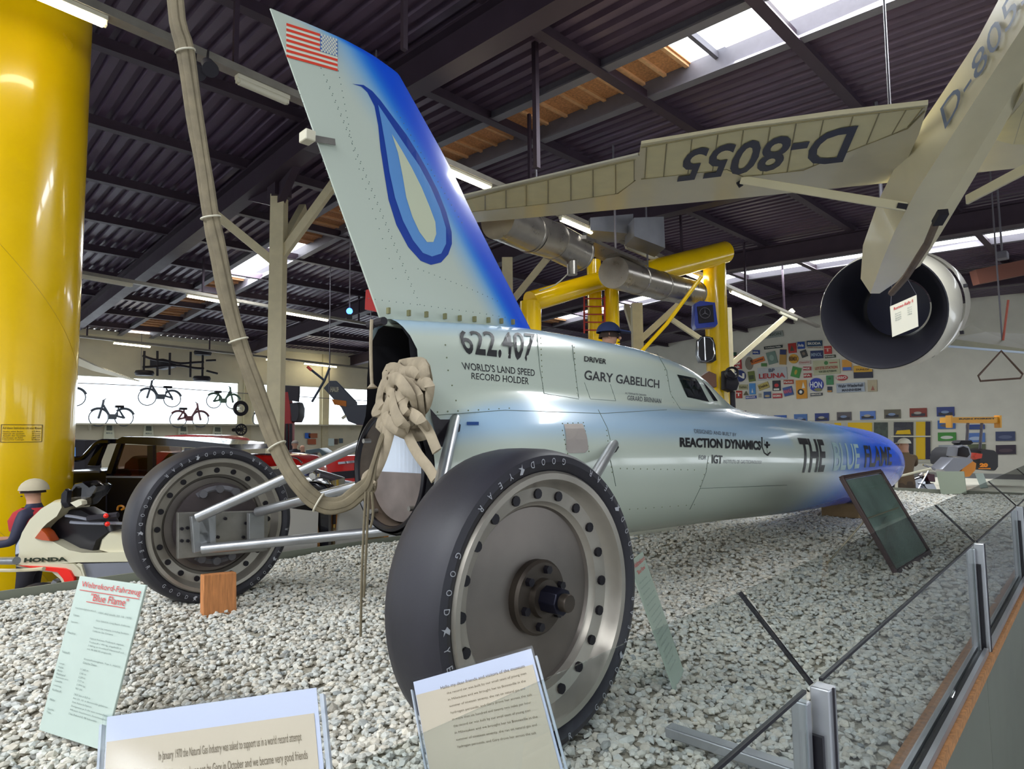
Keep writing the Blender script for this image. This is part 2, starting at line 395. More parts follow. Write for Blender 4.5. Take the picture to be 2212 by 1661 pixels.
# tail fin
FT = [(583, 18), (620, 31), (660, 47), (700, 64), (735, 82), (775, 103), (812, 125), (842, 146), (860, 160)]
FL = [(860, 160), (895, 222), (925, 276), (955, 330), (985, 388), (1015, 452), (1045, 512), (1075, 572), (1105, 630), (1141, 702)]
top = [PY(x, y, 0) for x, y in FT]; lead = [PY(x, y, 0) for x, y in FL]
T0 = top[0]; T1 = V((.31, 0, 1.50))
def trail(z): t = (z-T1.z)/(T0.z-T1.z); return T1.x+(T0.x-T1.x)*t
def leadx(z):
    for a, c in zip(lead, lead[1:]):
        if z <= a.z and z >= c.z: return a.x+(c.x-a.x)*(a.z-z)/(a.z-c.z)
    if z < lead[-1].z: return lead[-1].x+(lead[-1].z-z)*.75
    for a, c in zip(top, top[1:]):
        if z <= a.z and z >= c.z: return a.x+(c.x-a.x)*(a.z-z)/(a.z-c.z)
    return T0.x
def thick(x, z):
    x0, x1 = trail(z), leadx(z)
    c = min(max((x1-x)/max(x1-x0, 1e-4), 0), 1); tk = .052*(1-.45*(z-1.5)/1.3)
    return max(.004, tk*(sqrt(min(c/.35, 1)) if c < .35 else 1-((c-.35)/.65)**1.5*.88))
zs = [1.47, 1.5] + [1.55+.04*k for k in range(31)] + [2.78, 2.79, 2.8, 2.81, T0.z-.001]
NC = 26
def finrow(z):
    x0, x1 = trail(z), leadx(z); r = []
    for s in (1, -1):
        for k in range(NC+1):
            c = k/NC; c = c*c if s == 1 else (1-c)**2; x = x1-(x1-x0)*c
            r.append(V((x, -s*thick(x, z) if 0 < c else 0, z)))
    return r
rws = [finrow(z) for z in zs]
b = B().grid(rws, closed=True); b.add(rws[-1], [tuple(range(len(rws[-1])))])
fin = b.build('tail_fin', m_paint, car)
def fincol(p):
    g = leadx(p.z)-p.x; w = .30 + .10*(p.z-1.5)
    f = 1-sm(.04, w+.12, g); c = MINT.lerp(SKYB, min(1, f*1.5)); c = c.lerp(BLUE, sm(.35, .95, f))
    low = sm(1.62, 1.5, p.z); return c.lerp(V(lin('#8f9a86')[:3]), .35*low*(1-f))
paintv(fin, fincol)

def surf_decal(name, polys, m, fn, parent=body, step=.06, off=.0025, label=None):
    """flat (x,z) polygons laid on the right side of the car; fn gives the half width there"""
    bm = bmesh.new()
    for vs, fs in polys:
        vv = [bm.verts.new((x, 0, z)) for x, z in vs]
        for f in fs:
            try: bm.faces.new([vv[i] for i in f])
            except ValueError: pass
    xs = [v.co.x for v in bm.verts]; zs_ = [v.co.z for v in bm.verts]
    for ax, A in ((0, xs), (2, zs_)):
        k = math.ceil(min(A)/step); vals = []
        while k*step < max(A): vals.append(k*step); k += 1
        cuts(bm, ax, vals)
    for v in bm.verts: v.co.y = -(fn(v.co.x, v.co.z)+off)
    bb = B(); bb.v = [v.co.copy() for v in bm.verts]; bm.verts.index_update(); bb.f = [tuple(v.index for v in f.verts) for f in bm.faces]; bm.free()
    return bb.build(name, m, parent, smooth=False, label=label, fix=False)
def bphi(u, z):
    lo, hi = 0.0, pi; zc = interp(u, ZT)
    for _ in range(26):
        mid = (lo+hi)/2
        if zc+rad(u, mid)*cos(mid) > z: lo = mid
        else: hi = mid
    return lo
def phi_decal(name, pts, fs, m, label=None, off=.0035, step=.04):
    """polygons in (x, angle) space wrapped round the hull"""
    bm = bmesh.new(); vv = [bm.verts.new((x, 0, a*.4)) for x, a in pts]
    for f in fs:
        try: bm.faces.new([vv[i] for i in f])
        except ValueError: pass
    for ax in (0, 2):
        A = [v.co[ax] for v in bm.verts]; k = math.ceil(min(A)/step); vals = []
        while k*step < max(A): vals.append(k*step); k += 1
        cuts(bm, ax, vals)
    for v in bm.verts: v.co = bpt(v.co.x, v.co.z/.4, off)
    bb = B(); bb.v = [v.co.copy() for v in bm.verts]; bm.verts.index_update(); bb.f = [tuple(v.index for v in f.verts) for f in bm.faces]; bm.free()
    return bb.build(name, m, body, smooth=False, label=label, fix=False)
def btext(s, q, m, bold=.0, label=None, name='lettering', step=.04, sx=1):
    q2 = []
    for p in q: x, z = bhit(*p); q2.append(V((x, bphi(x, z), 0)))
    vs, fs, _ = text2d(s, bold); pts = [bil(q2, x, y) for x, y in vs]
    return phi_decal(name, [(p.x, p.y) for p in pts], fs, m, label, step=step)
# quads: bottom-left, bottom-right, top-right, top-left in the photograph
btext('622.407', [(1002, 766), (1150, 784), (1155, 722), (981, 715)], m_ink, .012, 'large black figures 622.407')
btext("WORLD'S LAND SPEED", [(1000, 800), (1155, 814), (1155, 799), (996, 783)], m_ink, .012)
btext('RECORD HOLDER', [(1018, 820), (1142, 832), (1142, 817), (1018, 806)], m_ink, .012)
btext('DRIVER', [(1262, 782), (1309, 788), (1310, 777), (1262, 770)], m_ink, .02)
btext('GARY GABELICH', [(1262, 821), (1424, 840), (1424, 822), (1262, 800)], m_ink, .02)
btext('ALTERNATE DRIVER', [(1350, 852), (1396, 857), (1396, 853), (1350, 848)], m_inkg, 0)
btext('GERARD BRENNAN', [(1355, 865), (1428, 872), (1428, 862), (1355, 855)], m_inkg, .01)
btext('DESIGNED AND BUILT BY', [(1500, 936), (1590, 943), (1590, 936), (1498, 927)], m_inkg, 0)
btext('REACTION DYNAMICS', [(1468, 966), (1643, 973), (1643, 953), (1467, 945)], m_ink, .045)
btext('FOR', [(1509, 993), (1525, 993), (1525, 984), (1509, 983)], m_inkg, .01)
btext('IGT', [(1537, 1001), (1559, 1002), (1560, 984), (1537, 982)], m_ink, .03)
btext('INSTITUTE OF GAS TECHNOLOGY', [(1562, 1001), (1645, 1002), (1645, 995), (1562, 993)], m_inkg, .0)
btext('THE', [(1725, 1021), (1778, 1019), (1776, 950), (1722, 946)], m_ink, .03)
btext('BLUE', [(1798, 1018), (1854, 1012), (1852, 960), (1795, 955)], mat('pale_lettering', '#9db9bd', .35), .015)
btext('FLAME', [(1866, 1010), (1925, 1004), (1922, 966), (1864, 962)], m_ink, .02)
def pz(l, fn=None): return [(p.x, p.z) for p in (PY(x, y, -.04) for x, y in l)]
def finpoly(name, pts, m, off=.0015, label=None):
    q = pz(pts); bm = bmesh.new(); vv = [bm.verts.new((x, 0, z)) for x, z in q]; f = bm.faces.new(vv)
    bmesh.ops.triangulate(bm, faces=[f]); bm.verts.index_update()
    fs = [tuple(v.index for v in f.verts) for f in bm.faces]; bm.free()
    return surf_decal(name, [(q, fs)], m, thick, parent=fin, step=.05, off=off, label=label)
OUT = [(764,179),(783,185),(796,198),(811,228),(819,270),(824,320),(832,371),(842,430),(859,485),(884,533),(910,563),(931,572),(952,567),(967,550),(975,527),(975,501),(965,459),(948,413),(927,371),(906,333),(880,291),(851,253),(824,216),(806,195),(788,182)]
MID = [(818,225),(825,261),(834,312),(843,371),(855,426),(872,476),(893,518),(914,546),(933,554),(952,548),(962,527),(962,493),(950,451),(931,405),(906,358),(880,320),(855,282),(834,249)]
INN = [(847,289),(860,329),(870,379),(878,426),(891,468),(906,501),(922,523),(935,523),(941,506),(939,480),(927,447),(910,405),(889,362),(868,324)]
finpoly('flame_outline', OUT, mat('navy_paint', '#1c3f9a', .3, coat=.4), .0015, 'dark blue teardrop outline')
finpoly('flame_middle', MID, mat('mid_blue_paint', '#5f93cf', .3, coat=.4), .003, 'light blue teardrop')
finpoly('flame_heart', INN, mat('cream_paint', '#c5cbb0', .3, coat=.4), .0045, 'cream teardrop')
# flag
fq = [V((*a, 0)) for a in pz([(626, 116), (733, 151), (732, 83), (625, 43)])]
def rect(s0, s1, t0, t1):
    p = [bil(fq, s0, t0), bil(fq, s1, t0), bil(fq, s1, t1), bil(fq, s0, t1)]; return ([(a.x, a.y) for a in p], [(0, 1, 2, 3)])
surf_decal('flag_field', [rect(0, 1, 0, 1)], mat('flag_white', '#d8dccb', .4), thick, fin, off=.0015, label='flag with red and white stripes')
surf_decal('flag_stripes', [rect(0, 1 if k < 3 else .645, (2*k)/13, (2*k+1)/13) for k in range(7)], mat('flag_red', '#d8432f', .4), thick, fin, off=.003, label='red stripes')
surf_decal('flag_canton', [rect(.645, 1, 6/13, 1)], mat('flag_blue', '#3563a8', .4), thick, fin, off=.003, label='blue canton')
st = []
for r in range(9):
    for c in range(6 if r % 2 == 0 else 5):
        s = .645+.355*((c+.5 if r % 2 == 0 else c+1)/6); t = 6/13+7/13*((r+.5)/9); ct = bil(fq, s, t)
        pts = [(ct.x+cos(pi/2+k*pi/5)*(.0085 if k % 2 == 0 else .0035), ct.y+sin(pi/2+k*pi/5)*(.0085 if k % 2 == 0 else .0035)) for k in range(10)]
        st.append((pts, [tuple(range(10))]))
surf_decal('flag_stars', st, MATS['flag_white'], thick, fin, off=.0045, step=.5)
# fin fittings
fb = B(); p0, p1 = PY(672, 298, -.02), PY(724, 307, -.035); fb.bar(p0, p1, .006, .03); fb.build('hinge_strip', m_alud, fin)
B().box(PY(664, 296, 0), (.05, .07, .05)).build('hinge_block', m_lampw, fin, bevel=.006)
rv = B()
def rivets(b, pts, n, fn, r=.0024, yv=-.04):
    for i in range(n):
        t = i/(n-1)*(len(pts)-1); k = min(int(t), len(pts)-2); a = t-k
        x = pts[k][0]*(1-a)+pts[k+1][0]*a; y = pts[k][1]*(1-a)+pts[k+1][1]*a
        if fn is thick: p = PY(x, y, yv); X, Z = p.x, p.z
        else: X, Z = bhit(x, y)
        w = fn(X, Z); b.cyl((X, -w+.001, Z), (X, -w-.0016, Z), r, 6)
for pts, n in [([(699,143),(897,632)],34), ([(712,169),(910,657)],34), ([(790,640),(1120,690)],24), ([(735,150),(770,330),(860,600)],26), ([(905,580),(1075,650)],16), ([(860,240),(1000,480)],20), ([(650,180),(780,560)],22)]: rivets(rv, pts, n, thick)
rv.build('fin_rivets', mat('rivet_grey', '#5d6a66', .6), fin, kind='stuff', smooth=False)
scm = mat('tarnish', '#7c7a55', .6, .4)
for x, y in [(836,672),(880,677),(918,680),(958,684),(990,688),(1022,690),(1052,692),(1080,694),(1105,696)]:
    p = PY(x, y, -.05); B().box((p.x, -.062, p.z), (.012, .02, .03)).build('root_bracket', scm, fin, smooth=False)


# seams and rivets of the hull
sb = B()
def seam(pts, r=.0022):
    out = []
    for a, c in zip(pts, pts[1:]):
        for k in range(5):
            t = k/5; X, Z = bhit(a[0]*(1-t)+c[0]*t, a[1]*(1-t)+c[1]*t); out.append(V((X, -bside(X, Z)-.0005, Z)))
    X, Z = bhit(*pts[-1]); out.append(V((X, -bside(X, Z)-.0005, Z))); sb.tube(out, r, 4)
for s in [[(1160,722),(1165,790),(1175,850)], [(1236,745),(1242,800),(1250,860)], [(1175,850),(1250,862)], [(938,897),(1090,886),(1300,893),(1440,885)], [(1262,826),(1275,862),(1330,866),(1318,830)],
          [(1420,764),(1440,800),(1448,850),(1470,884)], [(1470,884),(1520,888),(1570,888)], [(1292,885),(1312,925),(1318,950)], [(1316,985),(1322,1010),(1330,1050)], [(1530,985),(1525,1020),(1512,1055),(1490,1100)], [(1650,950),(1660,985)], [(1512,1055),(1700,1048)]]: seam(s)
sb.build('panel_seams', mat('seam', '#5d6b60', .6), body)
rb = B()
for pts, n in [([(962,745),(968,800),(985,865)],5), ([(945,890),(1100,882)],8), ([(1168,730),(1172,840)],10), ([(1240,750),(1246,850)],9), ([(1340,1012),(1500,1015)],12), ([(1360,1100),(1500,1090)],9), ([(1310,930),(1322,1020)],9), ([(1430,775),(1455,870)],9), ([(1215,915),(1260,913)],5), ([(1215,930),(1226,980)],6), ([(1262,920),(1272,975)],6), ([(1530,1000),(1512,1050)],5)]: rivets(rb, pts, n, bside, .004)
rb.build('hull_rivets', mat('rivet', '#6d7356', .5, .4), body, kind='stuff', smooth=False)
def bodypoly(name, pts, m, label=None, off=.004):
    q = [bhit(*p) for p in pts]; bm = bmesh.new(); vv = [bm.verts.new((x, 0, z)) for x, z in q]; bmesh.ops.triangulate(bm, faces=[bm.faces.new(vv)]); bm.verts.index_update()
    fs = [tuple(v.index for v in f.verts) for f in bm.faces]; bm.free(); return surf_decal(name, [(q, fs)], m, bside, off=off, label=label)
bodypoly('cockpit_window', [(1462,809),(1502,817),(1531,868),(1484,858)], mat('dark_glass', '#14201f', .05, coat=1), 'dark side window of the cockpit')
bodypoly('window_on_nose_side', [(1514,822),(1521,828),(1550,866),(1541,866)], MATS['dark_glass'])
bodypoly('access_patch', [(1217,916),(1257,915),(1266,940),(1270,970),(1263,978),(1228,979),(1222,972)], mat('bare_metal', '#a8a09a', .5, .5, nz=.1), 'bare metal access patch')
bodypoly('strut_opening', [(928,882),(950,906),(984,906),(994,918),(992,932),(968,944),(956,965),(946,965),(938,930)], m_dark, 'dark strut opening')
bodypoly('strut_opening', [(1306,975),(1312,964),(1322,956),(1332,957),(1336,966),(1330,976),(1316,984)], m_dark)
bodypoly('maker_plate', [(1007,911),(1033,911),(1033,918),(1007,918)], mat('plate_blue', '#2c4c86', .3), 'small blue plate')
# RD monogram beside the lettering
mg = [bhit(*p) for p in [(1645,945),(1645,965),(1650,978),(1657,983),(1663,977)]]; t_ = B(); t_.tube([V((x, -bside(x, z)-.003, z)) for x, z in mg], .006, 5)
mg = [bhit(*p) for p in [(1656,955),(1656,967)]]; t_.tube([V((x, -bside(x, z)-.003, z)) for x, z in mg], .009, 5)
mg = [bhit(*p) for p in [(1651,961),(1661,961)]]; t_.tube([V((x, -bside(x, z)-.003, z)) for x, z in mg], .009, 5)
t_.build('monogram', m_ink, body)

# dark inside of the tail
rows = []
for u in (.36, .5, .7, .95):
    rows.append([bpt(u, -pi+2*pi*k/48, -.015) for k in range(48)])
b = B().grid(rows, closed=True); b.add(rows[-1], [tuple(range(48))]); b.build('tail_interior', mat('tail_black', '#0c0a12', .8), car, fix=False)
# nozzle
NZ = V((.37, 0, .765))
rt = B(); rt.lathe(NZ, (1, 0, 0), [(.268, .02), (.270, -.012), (.28, -.022), (.292, -.016), (.298, .01), (.296, .05), (.268, .05), (.268, .02)], 64).build('nozzle_ring', m_black, car)
m_burnt = mat('burnt_metal', '#77695a', .45, .55, nz=.35, ns=5)
nb = B().lathe(NZ, (1, 0, 0), [(.268, 0), (.262, .12), (.25, .45)], 48).build('nozzle_tube', m_burnt, car, fix=False)
pl = B(); pl.prism([NZ+V((.06, .262*cos(a), .255*sin(a))) for a in [pi*1.02+pi*.96*k/20 for k in range(21)]], (.02, 0, 0)).build('nozzle_baffle', mat('baffle', '#8a7f7a', .5, .5, nz=.3, ns=6), nb, smooth=False)
pw = B()
rr = [[NZ+V((.085+(.012 if k % 2 else 0), -.24+.48*k/28, z)) for k in range(29)] for z in (-.03, .17)]
pw.grid(rr).build('nozzle_shutter', mat('pale_slats', '#d5deea', .5), nb, smooth=False)
for a in (0.6, 2.2, 3.9, 5.3): B().cyl(NZ+V((-.02, .25*cos(a), .25*sin(a))), NZ+V((.02, .25*cos(a), .25*sin(a))), .012, 10).build('clamp_bolt', m_alud, nb)

# ---------------- wheels
R0, WY = .442, 1.2545
m_rim = mat('rim_metal', '#a59f95', .36, .6, nz=.2, ns=5)
m_rimd = mat('rim_dish', '#77706a', .4, .65, nz=.25, ns=4)
m_hub = mat('hub_bronze', '#4a423b', .45, .6, nz=.3, ns=12)
m_hole = mat('bolt_dark', '#16131c', .5, .3)
m_let = mat('tyre_letter', '#a5a7ad', .6)
def gear(c, out, name, lettering=True, Rs=1.0, hub=True, n=20, label=None):
    c = V(c); ax = V((0, out, 0)); q = Rs
    pr = [(.372, -.10), (.384, -.116), (.402, -.123), (.422, -.117), (.434, -.098), (.4405, -.06), (.442, 0), (.4405, .06), (.434, .098), (.422, .117), (.402, .123), (.384, .116), (.372, .10)]
    w = B().lathe(c, ax, [(r*q, t*q) for r, t in pr], 72).build(name, m_tyre, car, label=label, fix=True)
    rim = B()
    for s in (1, -1): rim.lathe(c, ax, [(r*q, s*t*q) for r, t in [(.3725, .09), (.375, .108), (.368, .117), (.350, .115), (.344, .103), (.338, .080), (.325, .066), (.282, .058), (.274, .044), (.268, .040)]], 72)
    rim.build('rim', m_rim, w)
    dish = B()
    for s in (1, -1): dish.lathe(c, ax, [(r*q, s*t*q) for r, t in [(.268, .040), (.262, .030), (.14, .042), (.10, .045), (.0, .045)]], 64)
    dish.build('wheel_disc', m_rimd, w)
    if hub:
        h = B().lathe(c, ax, [(r*q, t*q) for r, t in [(.108, .04), (.11, .07), (.102, .078), (.058, .078), (.055, .098), (.0, .098)]], 40).build('hub', m_hub, w)
        for k in range(6):
            a = 2*pi*k/6+.3; p = c+V((.082*cos(a), 0, .082*sin(a)))*q; B().cyl(p+ax*.06*q, p+ax*.094*q, .013*q, 6).build('hub_bolt', m_hole, w)
        B().cyl(c+ax*.09*q, c+ax*.16*q, .040*q, 8).build('wheel_nut', mat('blued_steel', '#1d1d2c', .35, .6), w, bevel=.003)
        B().cyl(c+ax*.15*q, c+ax*.185*q, .026*q, 12).build('axle_end', m_hub, w, bevel=.003)
    for s in (1, -1):
        for k in range(n):
            a = 2*pi*k/n; p = c+V((.305*cos(a), 0, .305*sin(a)))*q
            B().cyl(p+ax*s*.052*q, p+ax*s*.070*q, .0155*q, 10).build('rim_bolt', m_hole, w)
    if lettering:
        lb = B()
        for s in (1, -1):
            side = -s*out      # seen side normal = ax*s
            for rep in range(5):
                for k, ch in enumerate('GOOD~YEAR'):
                    vs, fs, asp = text2d(ch, .0) if ch != '~' else ([(0, .6), (.5, 1), (1, .9), (.6, .45), (1, .2), (.45, .3), (.2, 0), (.3, .4)], [(0, 1, 2, 3, 4, 5, 6, 7)], 1)
                    a0 = radians(rep*72 + k*6.6 + 10)          # counter-clockwise as seen
                    hgt = .019 if ch != '~' else .03; wd = hgt*min(asp, .85)*.9
                    
                    pts = []
                    for x, y in vs:
                        r = .404-(y-.5)*hgt; a = a0+(x-.5)*wd/.404
                        # viewer looks along -ax*s : horizontal axis right = ?
                        hx = cos(a)*(1 if (s*out) < 0 else -1); t = .1245 if abs(r-.404) < .011 else .1235
                        pts.append(c+V((hx*r, 0, sin(a)*r))*q+ax*s*t*q)
                    lb.add(pts, fs)
        lb.build('tyre_lettering', m_let, w, smooth=False, fix=False, kind='stuff')
    return w
near = gear((0, -WY, R0), -1, 'rear_wheel', label='large near rear wheel')
far = gear((0, WY, R0), 1, 'rear_wheel', label='far rear wheel seen from inside')
for y in (-.13, .13): gear((6.9, y, .25), -1 if y < 0 else 1, 'front_wheel', False, .58, hub=False, n=12)

# suspension struts
HB = .98
fu0, fu1 = PY(427, 1118, HB), PY(800, 950, .31)
fm0, fm1 = PY(556, 1106, HB+.03), PY(785, 1046, .33)
fl0, fl1 = PY(438, 1186, HB), PY(872, 1143, .27)
def ext(a, b, t): return b+(b-a).normalized()*t
def strut(a, b, r=.027, name='suspension_tube'):
    return B().cyl(a, b, r, 20).build(name, m_alu, car)
strut(fu0, ext(fu0, fu1, .12)); strut(fm0, ext(fm0, fm1, .1)); strut(fl0, ext(fl0, fl1, .12))
print('mirror ends', [tuple(round(v) for v in proj((p.x, -p.y, p.z))) for p in (fu0, fm0, fl0, fu1, fm1)], fu0, fm0, fl0, fu1)
def mir(p): return V((p.x, -p.y, p.z))
X, Z = bhit(980, 917); P1_ = mir(fu0); P0_ = V((X, -bside(X, Z), Z)); strut(P0_+(P0_-P1_).normalized()*.07, P1_)
X, Z = bhit(1322, 965); P1_ = mir(fm0)+V((.25, 0, 0)); P0_ = V((X, -bside(X, Z), Z)); strut(P0_+(P0_-P1_).normalized()*.06, P1_, .028)
strut(V((.45, -.25, .52)), mir(fl0))
# axle carriers
def carrier(s):
    f = (lambda p: p) if s > 0 else mir
    q = [PY(384, 1208, WY-.165), PY(579, 1190, WY-.165), PY(579, 1103, WY-.165), PY(384, 1107, WY-.165)]
    pl = B().prism([f(p) for p in q], (0, .03*s, 0)).build('axle_carrier', m_alud, car, smooth=False, bevel=.004)
    for (a, c) in [((430, 1112), (436, 1190)), ((552, 1106), (552, 1180)), ((446, 1114), (446, 1184))]:
        B().bar(f(PY(*a, WY-.22)), f(PY(*c, WY-.22)), .035, .09, up=(1, 0, 0)).build('carrier_bracket', m_alu, pl, smooth=False, bevel=.004)
    for (x, y) in [(392, 1142), (405, 1168), (392, 1168), (404, 1140), (486, 1120), (530, 1130), (470, 1160), (525, 1160)]:
        p = f(PY(x, y, WY-.17)); B().cyl(p, p-V((0, .012*s, 0)), .009, 8).build('carrier_bolt', m_hole, pl)
    br = B(); c0 = V((0, WY-.075, R0))
    for a0, a1 in ((55, 125), (235, 300)):
        pts = [f(c0+V((.20*cos(radians(a)), 0, .20*sin(radians(a))))) for a in range(a0, a1+1, 10)]; br.tube(pts, .03, 8)
        br.build('brake_caliper', mat('brake_grey', '#6c6b70', .5, .5, nz=.3, ns=12), pl); br = B()
        for a in (a0+8, (a0+a1)/2, a1-8):
            p = c0+V((.20*cos(radians(a)), 0, .2*sin(radians(a)))); B().cyl(f(p), f(p-V((0, .05, 0))), .022, 10).build('caliper_bolt', MATS['brake_grey'], pl)
    B().lathe(f(c0), (0, -s, 0), [(.235, .0), (.235, .02), (.12, .035), (.0, .035)], 40).build('brake_disc', mat('brake_disc', '#4a4243', .5, .5, nz=.3), pl)
carrier(1); carrier(-1)

# wooden block under the far wheel hub, block under the nose
wb = [PY(440, 1308, WY-.33), PY(512, 1302, WY-.33), PY(511, 1236, WY-.33), PY(440, 1243, WY-.33)]
B().prism([V((wb[0].x, wb[0].y, -.02)), V((wb[1].x, wb[1].y, -.02)), wb[2], wb[3]], (0, .05, 0)).build('wooden_block', mat('block_wood', '#c4814c', .65, nz=.3, ns=10, stretch=(9, 9, 1)), label='orange-brown wooden block under the far rear wheel axle', cat='wood block', smooth=False, bevel=.004)
B().box((6.6, -.05, .06), (.55, .4, .16)).build('wooden_block', mat('block_tan', '#8d7350', .7, nz=.2), label='tan wooden block under the blue nose of the record car', cat='wood block', smooth=False, bevel=.01)

# ---------------- webbing
m_web = mat('webbing', '#776d58', .85, nz=.25, ns=14, bump=.2, bs=60)
m_webl = mat('webbing_light', '#a0937d', .85, nz=.2, ns=14, bump=.2, bs=60)
def D_(P): return (V(P)-CAMP).dot(CF)
sp = [(378,0),(400,110),(420,250),(440,370),(455,470),(470,540),(490,640),(515,735),(545,820),(570,890),(592,950),(615,1000),(642,1042),(672,1074),(705,1092),(742,1088),(772,1066),(795,1042),(808,1000),(822,955),(842,905)]
P_ = [PD(x, y, 3.0-.12*min(1, max(0, (y-900)/150))) for x, y in sp]
root = thing('webbing_strap', 'long beige webbing strap hanging from the roof, looped to the tail of the record car', 'strap', P_[14])
hi = [P_[0]+V((-.05, .1, 3.1)), P_[0]+V((-.04, .06, 2)), P_[0]+V((-.02, .03, .8))]
def smooth_path(pts, k=3):
    out = []
    n = len(pts)
    for i in range(n-1):
        p0, p1, p2, p3 = pts[max(i-1, 0)], pts[i], pts[i+1], pts[min(i+2, n-1)]
        for j in range(k):
            t = j/k; out.append(.5*((2*p1)+(p2-p0)*t+(2*p0-5*p1+4*p2-p3)*t*t+(3*p1-p0-3*p2+p3)*t**3))
    return out+[pts[-1]]
path = smooth_path(hi+P_, 4); b = B()
for off, sgn in ((-.021, 1), (.0, -1), (.020, 1)):
    pp = []; NP_ = len(path); tp_ = [1-.62*sm(NP_-17, NP_-9, i) for i in range(NP_)]
    for i, p in enumerate(path):
        t = (path[min(i+1, len(path)-1)]-path[max(i-1, 0)]).normalized(); a = t.cross(CF).normalized()
        pp.append(p + a*(off*tp_[i]+.002*sin(i*.4+off*99)) + CF*(.004*sgn+.002*sin(i*.35+off*50)))
    b.tube(pp, [(.0195+.001*sin(i*1.3+off*300))*tp_[i] for i in range(len(pp))], 8, .5, up=CF)
b.build('webbing', m_web, root)
for x, y in [(395,105),(453,462),(517,745),(600,965),(688,1085)]:
    k = min(range(len(path)), key=lambda i: (proj(path[i])[0]-x)**2+(proj(path[i])[1]-y)**2)
    t = (path[min(k+1, len(path)-1)]-path[k-1]).normalized(); a = t.cross(CF).normalized(); c_ = a.cross(t)
    B().tube([path[k]+a*(.044*cos(q))+c_*(.024*sin(q)) for q in [2*pi*i/20 for i in range(20)]], .0045, 6, closed=True).build('cable_tie', mat('tie_white', '#c9c4b0', .5), root)
# bundle tied into the upper tail opening
kn = PX(868, 862, .28); root2 = thing('webbing_bundle', 'knotted bundle of pale webbing tied in the open tail of the record car', 'webbing', kn)
random.seed(11); b = B()
def loop(cx, cy, rx, ry, tilt, x0, r=.029, dx=.05, n=26):
    pts = []
    for i in range(n):
        a = 2*pi*i/n; ex = rx*cos(a)*(1+.12*sin(3*a+cx)); ey = ry*sin(a)*(1+.15*cos(2*a+cy)); X = cx+ex*cos(tilt)-ey*sin(tilt); Y = cy+ex*sin(tilt)+ey*cos(tilt)
        pts.append(PX(X, Y, x0+dx*sin(a*2+tilt)))
    b.tube(pts, r, 8, .34, closed=True, up=(1, .3, 0))
for q in [(873,885,38,55,.1,.26), (878,840,42,36,-.5,.30), (852,855,30,42,.6,.28), (893,838,26,48,.2,.27), (868,870,22,48,-.3,.22), (900,862,22,40,.5,.24), (856,822,28,26,.2,.33), (838,880,22,32,.9,.27), (880,915,42,20,.3,.24), (888,800,30,14,.1,.33), (905,810,20,30,-.2,.3)]: loop(*q)
b.build('loops', m_webl, root2)
b = B()
for pts in [[(845,860),(825,905),(822,925),(848,900)], [(842,905),(830,950),(818,990),(800,1030),(792,1045)], [(850,905),(836,960),(822,1000),(803,1038)], [(870,910),(885,950),(905,985),(925,1010),(940,1035)], [(905,905),(925,930),(938,960),(944,975)]]:
    b.tube(smooth_path([PX(x, y, .24) for x, y in pts]), .026, 8, .3, up=(1, .3, 0))
b.build('tails', m_webl, root2)
b = B()
for q in [(795,1040,12,20,.3,.2), (797,1048,14,10,.1,.19), (792,1055,10,16,-.4,.2), (800,1052,9,16,.5,.21)]: loop(*q, r=.012, dx=.02)
b.build('lower_knot', m_webl, root2)
b = B()
for xs in [(790,1062,782,1230,779,1375), (797,1062,790,1210,786,1290), (803,1062,806,1110,800,1140)]:
    b.tube(smooth_path([PD(xs[0], xs[1], 2.85), PD(xs[2], xs[3], 2.85), PD(xs[4], xs[5], 2.85)]), .006, 6)
b.build('cords', m_web, root2)
b = B(); b.tube(smooth_path([PX(803, 690, .2), PX(801, 740, .2), PX(802, 800, .2), PX(804, 838, .2)]), [.008]*9+[.026], 8); b.build('tassel', m_webl, root2)
bk = B()
for x, y in ((805, 700), (822, 695)): bk.cyl(PX(x, y, .26)+V((0, .03, 0)), PX(x, y, .26)-V((0, .03, 0)), .02, 10)
bk.build('tail_shackle', m_dark, car)
# ================================================================ GRAVEL PLINTH
import numpy as np
GX0, GX1, GY0, GY1 = -3.2, 10.35, -2.02, 2.3
def byb(x): return -2.171+.0485*(x+.169)       # barrier line
def gz(x, y):
    z = -.015+.012*sin(x*1.7+y*2.1)+.01*sin(x*3.3-y*4.7+1)
    for cx, cy, a, r in ((.35, 1.35, .05, .35), (-.4, 1.3, .035, .3), (.5, -1.2, .03, .35), (-.5, -1.3, .03, .3)):
        z += a*math.exp(-((x-cx)**2+(y-cy)**2)/(r*r))
    return z
m_grav = mat('gravel_base', '#aaa494', .9, nz=.3, ns=45, bump=.9, bs=60)
nx, ny = 136, 46; rows = []
for i in range(nx):
    x = GX0+(GX1-GX0)*i/(nx-1); y0 = byb(x)+.05
    rows.append([(x, y0+(GY1-y0)*j/(ny-1), gz(x, y0+(GY1-y0)*j/(ny-1))-.012) for j in range(ny)])
bed = B().grid(rows).build('gravel_bed', m_grav, kind='structure', fix=False)
m_peb = mat('pebble', '#ffffff', .75, attr='tone', nz=.12, ns=40)
rng = np.random.default_rng(3)
phi = (1+5**.5)/2
ico = np.array([(-1, phi, 0), (1, phi, 0), (-1, -phi, 0), (1, -phi, 0), (0, -1, phi), (0, 1, phi), (0, -1, -phi), (0, 1, -phi), (phi, 0, -1), (phi, 0, 1), (-phi, 0, -1), (-phi, 0, 1)])/1.9
